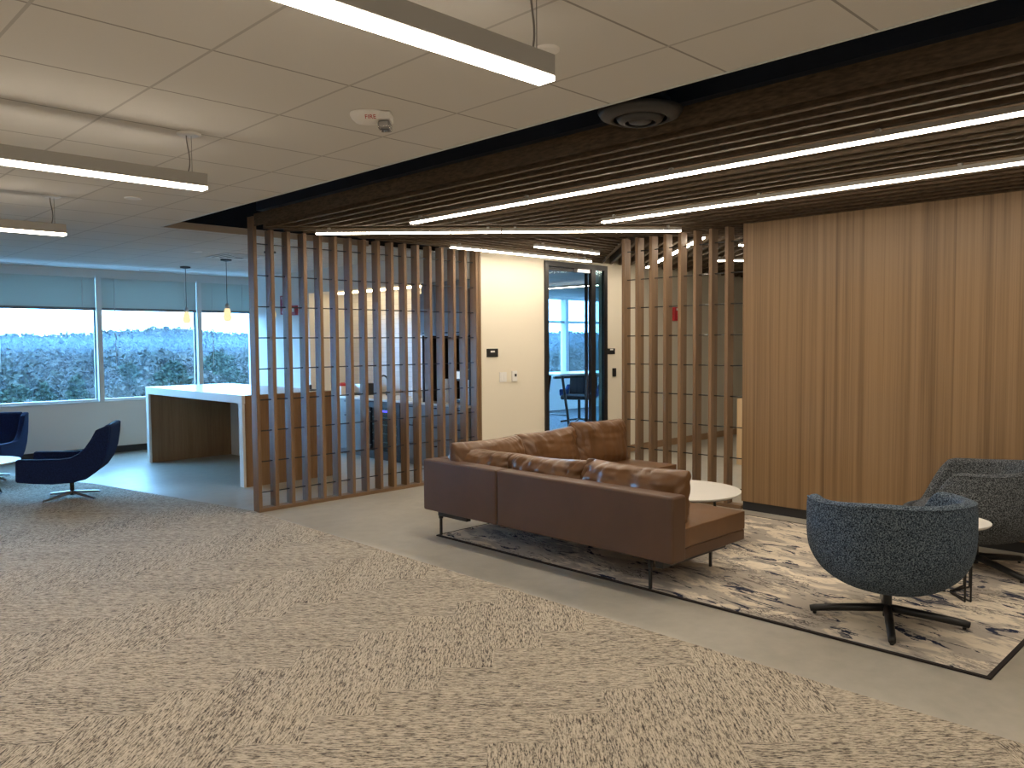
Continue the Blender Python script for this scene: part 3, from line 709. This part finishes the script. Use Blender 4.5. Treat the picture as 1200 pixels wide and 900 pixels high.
MB().lathe([(0, -.012), (.045, -.016), (.055, -.010), (.06, .0), (.0, .004)], 32).build('centre_cone', dm, r, smooth=True)
MB().lathe([(0, .05), (.17, .05), (.15, .10), (.13, .10), (.13, .78), (0, .78)], 32).build('neck_duct', M['black_matte'], r, smooth=False)
# ------------------------------------------------------------------ sofa
def pillow(W, H, T, seed, nu=70, nv=50, wr=1.0):
    """soft cushion; local x width, z height, y thickness; centred"""
    mb = MB(); random.seed(seed); off = Vector((seed*3.1, seed*1.7, seed*.9))
    def prof(a, p=3.2): return max(0.0, 1-abs(a)**p)**.5
    def pt(u, v, sg):
        th = T/2*(prof(u)*prof(v))**.72
        edge = 1-.035*(abs(u)**2)*(1-abs(v)**4) - .0
        x = W/2*u*(1-.03*(1-abs(v)**2)*0 - .025*abs(v)**6); z = H/2*v*(1-.04*(abs(u)**6))
        q = Vector((x*4.0, sg*.7, z*5.0)) + off
        rim = max(abs(u), abs(v))
        wrk = noise.noise(q)*.012 + noise.noise(Vector((x*16, sg*2, z*5))+off)*.008*(.4+rim) + noise.noise(Vector((x*7, sg*2, z*24))+off*2)*.005
        ridge = abs(noise.noise(Vector((x*11+z*6, sg, z*3))+off*1.3))
        wrk -= .010*(1-min(1, ridge*6))*(rim**2)
        th += wrk*wr*min(1, th/(T*.18))
        sag = -.018*(1-u*u)*(1 if v > 0 else 0)*v
        return Vector((x, sg*th, z + sag))
    V = {}
    for sg in (1, -1):
        for i in range(nu+1):
            for j in range(nv+1):
                u, v = math.sin((2*i/nu-1)*PI/2), math.sin((2*j/nv-1)*PI/2)
                if sg == -1 and (i in (0, nu) or j in (0, nv)): V[sg, i, j] = V[1, i, j]
                else: V[sg, i, j] = mb.bm.verts.new(pt(u, v, sg))
        for i in range(nu):
            for j in range(nv): mb.bm.faces.new((V[sg, i, j], V[sg, i+1, j], V[sg, i+1, j+1], V[sg, i, j+1]))
    return mb
def slab_cushion(x0, x1, y0, y1, z0, z1, crown=.015, rad=.045, seed=1):
    """seat cushion with rounded edges and a slightly crowned top"""
    mb = MB(); n = 26; off = Vector((seed, seed*2.0, 0))
    def sup(t): return math.copysign(abs(t)**.55, t)
    rows = [(-.5, 1), (-.42, 1.0), (.40, 1.0), (.5, 1)]
    xc, yc, zc, hx, hy, hz = (x0+x1)/2, (y0+y1)/2, (z0+z1)/2, (x1-x0)/2, (y1-y0)/2, (z1-z0)/2
    mb.box(x0, x1, y0, y1, z0, z1)
    bmesh.ops.subdivide_edges(mb.bm, edges=mb.bm.edges[:], cuts=14, use_grid_fill=True)
    for v in mb.bm.verts:
        u, w_ = (v.co.x-xc)/hx, (v.co.y-yc)/hy
        if v.co.z > z1-1e-4: v.co.z += crown*(1-u**4)*(1-w_**4) + noise.noise(v.co*5+off)*.004
    return mb
SX, SY0, SY1 = 4.12, 2.77, 5.22
sofa = thing('corner_sofa', 'tan leather corner sofa with loose back cushions, standing on the rug', 'sofa', (5.0, 4.2, 0))
for nm, a, b in (('back_panel', SY0, 4.335), ('back_panel', 4.345, SY1)):
    MB().box(SX, SX+.15, a, b, .225, .645).build(nm, M['leather_back'], sofa, world=True, bevel=.018, seg=3)
MB().box(SX+.155, 6.50, SY1-.15, SY1, .225, .645).build('back_panel', M['leather_back'], sofa, world=True, bevel=.018, seg=3)
MB().box(SX+.15, 5.02, SY0+.015, SY1-.155, .225, .30).build('seat_base', M['leather_back'], sofa, world=True, bevel=.012, seg=2)
MB().box(5.025, 6.50, 4.33, SY1-.155, .225, .30).build('seat_base', M['leather_back'], sofa, world=True, bevel=.012, seg=2)
slab_cushion(SX+.155, 5.02, SY0+.015, 4.32, .302, .425, seed=1).build('seat_cushion', M['leather'], sofa, world=True, bevel=.025, seg=3)
slab_cushion(SX+.155, 5.30, 4.325, SY1-.155, .302, .425, seed=2).build('seat_cushion', M['leather'], sofa, world=True, bevel=.025, seg=3)
slab_cushion(5.305, 6.50, 4.33, SY1-.155, .302, .425, seed=3).build('seat_cushion', M['leather'], sofa, world=True, bevel=.025, seg=3)
def place(o, loc, rot): o.location = Vector(loc) - sofa.location; o.rotation_euler = rot; return o
# three along the long back, leaning against it (their width runs along y)
for k, (y, W, H, z, rr) in enumerate(((3.285, .86, .40, .575, 0), (4.08, .80, .37, .565, .02), (4.80, .74, .36, .570, -.03))):
    o = pillow(W, H, .30, 11+k, wr=2.6).build('back_cushion', M['leather'], sofa, smooth=True)
    place(o, (SX+.29, y, z), (math.radians(9), rr, PI/2))
for k, (x, W, H, z) in enumerate(((4.60, .78, .42, .59), (5.33, .76, .43, .60), (6.07, .78, .46, .62))):
    o = pillow(W, H, .26, 21+k, wr=1.5).build('back_cushion', M['leather'], sofa, smooth=True)
    place(o, (x, SY1-.285, z), (math.radians(-11), [0, -.02, .03][k], 0))
def sofa_leg(x, y, dx, dy):
    mb = MB(); rr = .012
    mb.prism([(x-.02, y-.016), (x+.02, y-.016), (x+.02, y+.016), (x-.02, y+.016)], .15, .222)
    for v in mb.bm.verts:
        if v.co.z < .2: v.co.x = x+(v.co.x-x)*.75; v.co.y = y+(v.co.y-y)*.75
    mb.prism([(x-.011, y-.009), (x+.011, y-.009), (x+.011, y+.009), (x-.011, y+.009)], .012, .151)
    return mb.build('leg', M['black'], sofa, world=True, bevel=.003, seg=1)
for x, y in ((4.21, 3.0), (4.93, 3.0), (4.21, 5.10), (6.40, 4.42), (6.40, 5.10)): sofa_leg(x, y, 0, 0)
MB().box(4.19, 4.95, 2.89, 2.95, .165, .224).build('under_rail', M['black'], sofa, world=True, bevel=.003, seg=1)
MB().box(4.185, 4.23, 4.75, 5.11, .178, .224).build('under_rail', M['black'], sofa, world=True, bevel=.003, seg=1)
MB().box(6.385, 6.415, 4.41, 5.11, .20, .224).build('under_rail', M['black'], sofa, world=True, bevel=.003, seg=1)

# rug
RX0, RX1, RY0, RY1 = 4.19, 6.66, 1.05, 5.14
rug = thing('area_rug', 'cream and grey abstract rug with navy streaks and dark bound edge', 'rug', ((RX0+RX1)/2, (RY0+RY1)/2, 0))
MB().box(RX0+.022, RX1-.022, RY0+.022, RY1-.022, .001, .011).build('pile', M['rug'], rug, world=True)
MB().box(RX0, RX1, RY0, RY0+.022, .001, .0105).box(RX0, RX1, RY1-.022, RY1, .001, .0105).box(RX0, RX0+.022, RY0+.022, RY1-.022, .001, .0105).box(RX1-.022, RX1, RY0+.022, RY1-.022, .001, .0105).build('edge_binding', M['rug_edge'], rug, world=True)
RZ = .011

# ------------------------------------------------------------------ boucle swivel chairs
def barrel_chair(label, loc, face, fab, base_rot):
    r = thing('swivel_armchair', label, 'armchair', loc, face, 'woven barrel swivel chairs')
    N = 72
    def sm(a, b, t):
        t = min(1, max(0, (t-a)/(b-a))); return t*t*(3-2*t)
    def top(ph):                       # ph = 0 at the back, pi at the front
        d = abs(ph)
        h = .735 - .03*sm(.4, 1.5, d)
        return h + (.40-h)*sm(1.88, 2.55, d)
    prof = [(.05, .185), (.12, .189), (.21, .207), (.295, .243), (.36, .293), (.405, .348), (.434, .41), (.445, .48), (.446, .56), (.446, .66), (.440, .74)]
    def rz(z):
        for (ra, za), (rb, zb) in zip(prof, prof[1:]):
            if z <= zb: return ra + (rb-ra)*(z-za)/(zb-za)
        return prof[-1][0]
    mb = MB(); rows = 30
    def pt(i, j):
        ph = -PI + 2*PI*i/N; c, s = -math.cos(ph), math.sin(ph); d = abs(ph)
        H = top(ph); sq = 1.0 + .035*math.cos(2*ph) + .02*math.cos(4*ph)
        fr = sm(1.9, 2.6, d)
        lip = .085*(1-fr) + .05*fr
        if j < 14:
            k = j/13; q = k**.8; L = len(prof)
            z = .185 + (H-.022-.185)*(k**1.6); rr = rz(z) if j > 0 else .02
            z = z if j > 0 else .184
        elif j < 21:
            a = (j-13)/8*PI; rr = rz(H) - lip/2 + lip/2*math.cos(a); z = H-.022 + .030*math.sin(a)
        else:
            k = (j-21)/8; rr = rz(H)-lip - .02*k - .03*k*k*(1-fr); z = H-.022 - (H-.022-.36)*k
        return Vector((c*rr*sq*1.02, s*rr*sq, z))
    V = mb.grid(N, rows, pt, wrap_u=True)
    mb.bm.faces.new([V[i][0] for i in range(N)][::-1]); mb.bm.faces.new([V[i][rows-1] for i in range(N)])
    mb.build('shell', fab, r, smooth=True, sub=1)
    # seat cushion
    mb = MB()
    def sp(i, j):
        ph = 2*PI*i/48; rr = .355*[0.02, .6, .9, 1, .99, .9, .5, .02][j]; z = [.33, .33, .34, .37, .405, .435, .452, .457][j]
        return Vector((math.cos(ph)*rr*1.02 + .035, math.sin(ph)*rr*.96, z))
    V = mb.grid(48, 8, sp, wrap_u=True); mb.bm.faces.new([V[i][7] for i in range(48)]); mb.bm.faces.new([V[i][0] for i in range(48)][::-1])
    mb.build('seat_cushion', fab, r, smooth=True)
    # piping along the outer top edge
    pts = []
    for i in range(61):
        ph = -1.95 + 3.9*i/60; H = top(ph); sq = 1.0 + .035*math.cos(2*ph) + .02*math.cos(4*ph)
        rr = rz(H) - .004; pts.append((-math.cos(ph)*rr*sq*1.02, math.sin(ph)*rr*sq, H-.008))
    MB().tube(pts, .005, 6).build('piping', fab, r, smooth=True)
    # base: column and four legs
    b = MB().tube([(0, 0, .03), (0, 0, .19)], .024, 16).build('column', M['black'], r, smooth=False)
    for k in range(4):
        a = base_rot - face + k*PI/2; c, s = math.cos(a), math.sin(a)
        MB().tube([(c*.01, s*.01, .078), (c*.2, s*.2, .058), (c*.385, s*.385, .034), (c*.41, s*.41, .028)], .022, 10, rs=[.024, .023, .021, .019]).build('leg', M['black'], r, smooth=True)
        MB().lathe([(0, 0), (.010, 0), (.010, .012), (0, .012)], 12, (c*.385, s*.385, .001)).build('glide', M['black'], r)
    return r
barrel_chair('blue-grey woven barrel chair in front, its back to the viewer', (4.65, 1.69, RZ), math.atan2(.74, .67), M['boucle'], math.atan2(-.17, -.39))
barrel_chair('grey woven barrel chair behind, beside the wood feature wall', (6.19, 1.67, RZ), math.atan2(.95, -.33), M['boucle2'], math.atan2(-.32, -.19))

# round tables
def round_table(label, loc, R, H, mtop, edge=None, wire=False, group=None, rot=0.0, legr=.30, name='coffee_table', cat='table'):
    r = thing(name, label, cat, loc, rot, group)
    MB().lathe([(0, H-.018), (R-.012, H-.018), (R, H-.008), (R, H), (0, H)], 64).build('top', mtop, r, smooth=False, bevel=.001, seg=1)
    MB().lathe([(0, H-.024), (R-.02, H-.024), (R-.012, H-.0185), (0, H-.0185)], 64).build('under_edge', M['black'], r)
    for k in range(3):
        a = 2*PI*k/3; c, s = math.cos(a), math.sin(a); pc, ps = -s, c; wv = .018 if wire else 0
        if wire:
            pts = [(c*.02, s*.02, .008), (c*legr+pc*wv, s*legr+ps*wv, .008), (c*legr+pc*wv, s*legr+ps*wv, H-.025)]
            pt2 = [(c*.02, s*.02, .008), (c*legr-pc*wv, s*legr-ps*wv, .008), (c*legr-pc*wv, s*legr-ps*wv, H-.025)]
            MB().tube(pts[:2], .006, 8).tube(pts[1:], .006, 8).tube(pt2[:2], .006, 8).tube(pt2[1:], .006, 8).build('leg', M['black'], r)
        else:
            MB().tube([(c*(legr+.05), s*(legr+.05), .003), (c*legr, s*legr, H-.025)], .011, 10).build('leg', M['black'], r)
    if not wire:
        MB().lathe([(0, H-.06), (.05, H-.06), (.05, H-.0245), (0, H-.0245)], 20).build('hub', M['black'], r)
    return r
table_white = mat('table_white', (.80, .78, .74), .35)
round_table('low round white coffee table tucked behind the leather sofa', (5.52, 3.62, RZ), .46, .395, table_white, rot=.35, legr=.33)
round_table('small round white side table on wire legs between the barrel chairs', (5.45, 1.61, RZ), .225, .46, table_white, wire=True, rot=math.atan2(-.17, -.16), legr=.20, name='side_table')

# ------------------------------------------------------------------ navy lounge chairs
def lounge_chair(label, loc, face, base_rot):
    r = thing('lounge_chair', label, 'armchair', loc, face, 'navy lounge chairs by the window')
    side = [(.46, .235), (.475, .25), (.465, .45), (.452, .465), (.02, .452), (-.07, .462), (-.15, .50), (-.22, .56), (-.28, .64), (-.335, .735), (-.44, .775), (-.475, .765), (-.465, .66), (-.44, .52), (-.395, .40), (-.32, .30), (-.22, .235), (-.08, .205), (.12, .20), (.30, .215)]
    for sg in (1, -1):
        mb = MB().prism_y([(x*.91, z) for x, z in side], sg*.315-.028, sg*.315+.028)
        for v in mb.bm.verts:                       # arms flare a little towards the top
            v.co.y += sg*.05*max(0, (v.co.z-.25))*(1 if v.co.x > -.1 else .2)
        mb.build('arm', M['navy'], r, bevel=.018, seg=3)
    back = [(-.15, .34), (-.26, .42), (-.335, .55), (-.385, .70), (-.405, .765), (-.44, .783), (-.478, .768), (-.468, .66), (-.443, .52), (-.398, .40), (-.32, .30), (-.22, .235)]
    MB().prism_y([(x*.91, z) for x, z in back], -.286, .286).build('backrest', M['navy'], r, bevel=.02, seg=3)
    MB().prism_y([(.44, .23), (.45, .33), (.42, .375), (-.2, .36), (-.28, .33), (-.22, .24), (-.08, .207), (.12, .202), (.30, .217)], -.286, .286).build('seat', M['navy'], r, bevel=.03, seg=3)
    MB().tube([(0, 0, .03), (0, 0, .215)], .022, 14).build('column', M['black'], r)
    for k in range(4):
        a = base_rot - face + k*PI/2; c, s = math.cos(a), math.sin(a)
        MB().tube([(c*.015, s*.015, .06), (c*.33, s*.33, .016)], .014, 8, rs=[.018, .011]).build('leg', M['chrome'], r)
    return r
lounge_chair('navy lounge chair on the carpet, turned sideways', (2.60, 9.21, .006), math.atan2(.464, -.883), math.atan2(-.1, -.35)+.1)
lounge_chair('navy lounge chair at the left picture edge, facing the viewer', (2.22, 11.2, .006), math.atan2(-.83, -.55), .5)
t = thing('coffee_table', 'round white coffee table on wire legs beside the navy chairs', 'table', (1.86, 9.95, .006))
MB().lathe([(0, .365), (.42, .365), (.44, .377), (.44, .385), (0, .385)], 56).build('top', table_white, t)
for k in range(4):
    a = k*PI/2 + .35; c, s = math.cos(a), math.sin(a); b = a + PI/4; c2, s2_ = math.cos(b), math.sin(b)
    MB().tube([(c*.30, s*.30, .008), (c2*.13, s2_*.13, .364)], .007).tube([(c*.30, s*.30, .008), (math.cos(a-PI/4)*.13, math.sin(a-PI/4)*.13, .364)], .007).tube([(c*.30, s*.30, .008), (-s*.30, c*.30, .008)], .007).build('leg', M['black'], t)

# ------------------------------------------------------------------ corridor panel and office behind the glazed door
tag(MB().box(9.36, 10.10, 5.20, 5.32, 0, .86).build('panel_end', M['pale_wood'], bevel=.004), 'pale wood cabinet end in the corridor beside the feature wall', 'cabinet')
t = thing('standing_table', 'tall office table with white top and black trestle legs behind the glass', 'table', (10.85, 9.35, .006), math.radians(-8))
MB().box(-.75, 1.3, -.45, .45, 1.03, 1.06).build('top', M['white_gloss'], t, bevel=.004)
for x in (-.45, 1.0):
    for sg in (1, -1):
        q = MB().tube([(x, sg*.36, .06), (x, sg*.16, 1.03)], .024, 10).build('leg', M['black'], t)
        MB().tube([(x-.012, sg*.36, .035), (x+.012, sg*.36, .035)], .034, 14).build('caster', M['black'], q)
    MB().tube([(x, -.30, .34), (x, .30, .34)], .014).build('cross_bar', M['black'], t)
MB().box(-.5, 1.05, -.02, .02, .96, 1.0).build('stretcher', M['black'], t)
def office_chair(label, loc, face):
    r = thing('office_chair', label, 'chair', loc, face, 'dark office swivel chairs')
    MB().box(-.24, .26, -.25, .25, .42, .50).build('seat', M['office_grey'], r, bevel=.03, seg=3)
    MB().prism_y([(-.26, .48), (-.20, .48), (-.27, .90), (-.33, .90)], -.24, .24).build('backrest', M['office_grey'], r, bevel=.02, seg=2)
    for sg in (1, -1):
        MB().prism_y([(-.24, .46), (.16, .48), (.18, .58), (.14, .60), (-.14, .58), (-.25, .66), (-.30, .66)], sg*.27-.02, sg*.27+.02).build('arm', M['navy_light'], r, bevel=.01)
    MB().tube([(0, 0, .05), (0, 0, .42)], .025, 12).build('column', M['black'], r)
    for k in range(5):
        a = k*2*PI/5; MB().tube([(0, 0, .07), (math.cos(a)*.31, math.sin(a)*.31, .02)], .016, 8).build('leg', M['black'], r)
    return r
oc = office_chair('dark swivel chair with blue arm seen through the door glass', (12.15, 10.38, .006), math.atan2(-.4, -.9)); oc.scale = (1.2, 1.2, 1.12)
office_chair('dark swivel chair half hidden behind the door frame edge', (10.75, 11.35, .006), math.atan2(-.9, -.1))
strip('strip_light', 'dim LED strip on the office ceiling behind the door glass', (11.15, 10.9, 0), (11.25, 7.9, 0), group='office ceiling strips', z=2.63, wd=.02)

# ------------------------------------------------------------------ outside: land, woods, haze
GZ = -15.0
def land(x, y):
    d = math.hypot(x, y)
    h = GZ + 3*noise.noise(Vector((x*.006, y*.006, 0)))
    t = min(1, max(0, (d-500)/1300)); t = t*t*(3-2*t)
    az = math.degrees(math.atan2(x, y))
    ridge = 17 + 5*math.sin(az*.19+1.0) + 6*noise.noise(Vector((az*.16, 3.7, 0))) + 10*math.exp(-((az-21.5)/3.5)**2)
    return h + t*ridge*1.55
mb = MB(); NA, NR = 420, 80
mb.grid(NA, NR, lambda i, j: (lambda a, d: Vector((math.sin(a)*d, math.cos(a)*d, land(math.sin(a)*d, math.cos(a)*d) + (2.2*noise.noise(Vector((a*160, j*1.7, 0)))*min(1, d/900) if j > 30 else 0))))(math.radians(-70+150*i/(NA-1)), 25*(2600/25)**(j/(NR-1))))
lm = mat('woodland_ground', (.10, .10, .07), .95, spec=.1); g = G(lm); g.color(g.ramp(g.noise(g.pos(), .05, 5), [(.35, (.020, .022, .016)), (.65, (.032, .030, .025))]))
struct('hills', mb, lm, smooth=True)
fm = mat('woodland_canopy', (.1, .1, .07), .9, spec=.1); g = G(fm); g.color(g.ramp(g.noise(g.pos(), .045, 5, .7), [(.36, (.022, .028, .020)), (.5, (.036, .035, .030)), (.66, (.052, .049, .043))]))
def ray(px, py):
    dd = fwd + r2*((px-600)/940.9) - u2*((py-450)/940.9); return dd
spots = [(18, 452, 105, 1, 'dark evergreen at the far left of the left window'), (52, 449, 120, 0, 'pointed evergreen left of centre in the left window'),
         (90, 441, 110, 0, 'tallest pointed evergreen in the left window, near the mullion'), (72, 420, 190, 2, 'pale bare tree rising behind the evergreens in the left window'),
         (128, 432, 150, 2, 'bare tree just right of the first mullion'), (150, 425, 172, 1, 'round evergreen in the left half of the middle window'),
         (180, 436, 130, 2, 'bare tree in the middle window above the island corner'), (203, 424, 120, 1, 'dark round evergreen in the middle window by the second mullion'),
         (222, 420, 150, 2, 'tall bare tree right at the second mullion'), (256, 413, 115, 1, 'largest round evergreen in the right window'),
         (284, 428, 125, 2, 'pale tree in the right window next to the screen'), (35, 470, 92, 2, 'low pale tree at the bottom of the left window'),
         (120, 466, 95, 2, 'low pale tree at the bottom near the first mullion'), (243, 436, 98, 2, 'low bare tree left of the largest evergreen in the right window')]
TREE_XY = []
for px, py, dist, kind, lab in spots:
    dv = ray(px, py); h_ = math.hypot(dv.x, dv.y); TREE_XY.append((dv.x/h_*dist, dv.y/h_*dist))
random.seed(11); bm = bmesh.new()
vs_all, fs_all = [], []
for k in range(11000):
    az = math.radians(random.uniform(-8, 62)); d = 135*(2300/135)**(random.random()**.75)
    x, y = math.sin(az)*d, math.cos(az)*d
    if any(math.hypot(x-tx, y-ty) < 9 for tx, ty in TREE_XY): continue
    R = random.uniform(1.3, 2.8)*(1+d/900); hh = random.uniform(7, 13)*(1+d/4500.0); z = land(x, y)
    n = 130 if d < 330 else (48 if d < 800 else 22); sz = R*(.17 if d < 330 else (.27 if d < 800 else .40))
    for q in range(n):
        a, zz = random.random()*2*PI, random.uniform(-1, 1); rr = math.sqrt(1-zz*zz)*(random.uniform(.35, 1))
        cx_, cy_, cz_ = x+math.cos(a)*rr*R, y+math.sin(a)*rr*R, z+hh*.6+zz*hh*.42
        b = len(vs_all)
        for _ in range(3): vs_all.append((cx_+random.gauss(0, sz), cy_+random.gauss(0, sz), cz_+random.gauss(0, sz)))
        fs_all.append((b, b+1, b+2))
me = bpy.data.meshes.new('forest'); me.from_pydata(vs_all, [], fs_all); me.materials.append(fm)
o = bpy.data.objects.new('forest', me); C.objects.link(o); tag(o, 'hazy bluish woodland stretching to the hills outside the windows', 'forest', kind='stuff')
# nearer single trees: trunk, branches and a crown of leaf tufts
pine = mat('pine_needles', (.022, .032, .022), .9, spec=.1); bark = mat('bark', (.10, .08, .06), .9)
bare = mat('winter_twigs', (.06, .056, .05), .9, spec=.1)
def tree_mesh(seed, hgt, rad, conic, lm):
    random.seed(seed); r = thing('tree', 'x', 'tree')
    MB().tube([(0, 0, 0), (.1, 0, hgt*.5), (0, .1, hgt*.92)], .2, 7, rs=[.28, .17, .04]).build('trunk', bark, r)
    vs, fs = [], []
    for k in range(3200):
        t = random.random()**.8; z = hgt*(.22 + .78*t)
        env = rad*((1-t)**.75*1.1+.06 if conic else math.sin(PI*min(1, t*.92+.08))**.6)
        a = random.random()*2*PI; env *= .75+.5*noise.noise(Vector((math.cos(a)*2, math.sin(a)*2, z*.8+seed))); q = env*math.sqrt(random.uniform(.15, 1))
        c = Vector((math.cos(a)*q, math.sin(a)*q, z)); b = len(vs); sz = random.uniform(.10, .27)
        for _ in range(3): vs.append(c + Vector((random.gauss(0, 1), random.gauss(0, 1), random.gauss(0, .7)))*sz)
        fs.append((b, b+1, b+2))
    me = bpy.data.meshes.new('crown'); me.from_pydata(vs, [], fs); me.materials.append(lm)
    o = bpy.data.objects.new('crown', me); C.objects.link(o); o.parent = r
    return r
protos = [tree_mesh(3, 13, 3.6, True, pine), tree_mesh(5, 12.5, 4.0, False, pine), tree_mesh(8, 12, 3.8, False, bare)]
used = set()
for px, py, dist, kind, lab in spots:
    dv = ray(px, py); dv = dv/math.hypot(dv.x, dv.y)*dist; top = CAM_H + dv.z; gz = land(dv.x, dv.y)
    if kind not in used: o = protos[kind]; used.add(kind)
    else: o = dup(protos[kind])
    o.location = (dv.x, dv.y, gz); H0 = (13, 12.5, 12)[kind]; k = (top-gz)/H0
    o.scale = (k*1.0, k*1.0, k); o.rotation_euler = (0, 0, random.random()*6)
    tag(o, lab, 'tree', 'single trees outside the windows')
# haze: thin scattering air over the woods
hz = bpy.data.materials.new('haze'); hz.use_nodes = True; nt = hz.node_tree; nt.nodes.clear()
vsn = nt.nodes.new('ShaderNodeVolumeScatter'); vsn.inputs['Color'].default_value = (.46, .70, 1, 1); vsn.inputs['Density'].default_value = .00011
oo = nt.nodes.new('ShaderNodeOutputMaterial'); nt.links.new(vsn.outputs[0], oo.inputs['Volume'])
a0, a1 = math.radians(-30), math.radians(75)
pts = [(math.sin(a)*60, math.cos(a)*60) for a in (a0, a0*.33+a1*.33, a1)] + [(math.sin(a)*2500, math.cos(a)*2500) for a in (a1, a0*.33+a1*.33, a0)]
hzo = MB().prism(pts, -40, 9).build('haze', hz); tag(hzo, 'pale blue haze over the woods outside', 'haze', kind='stuff')
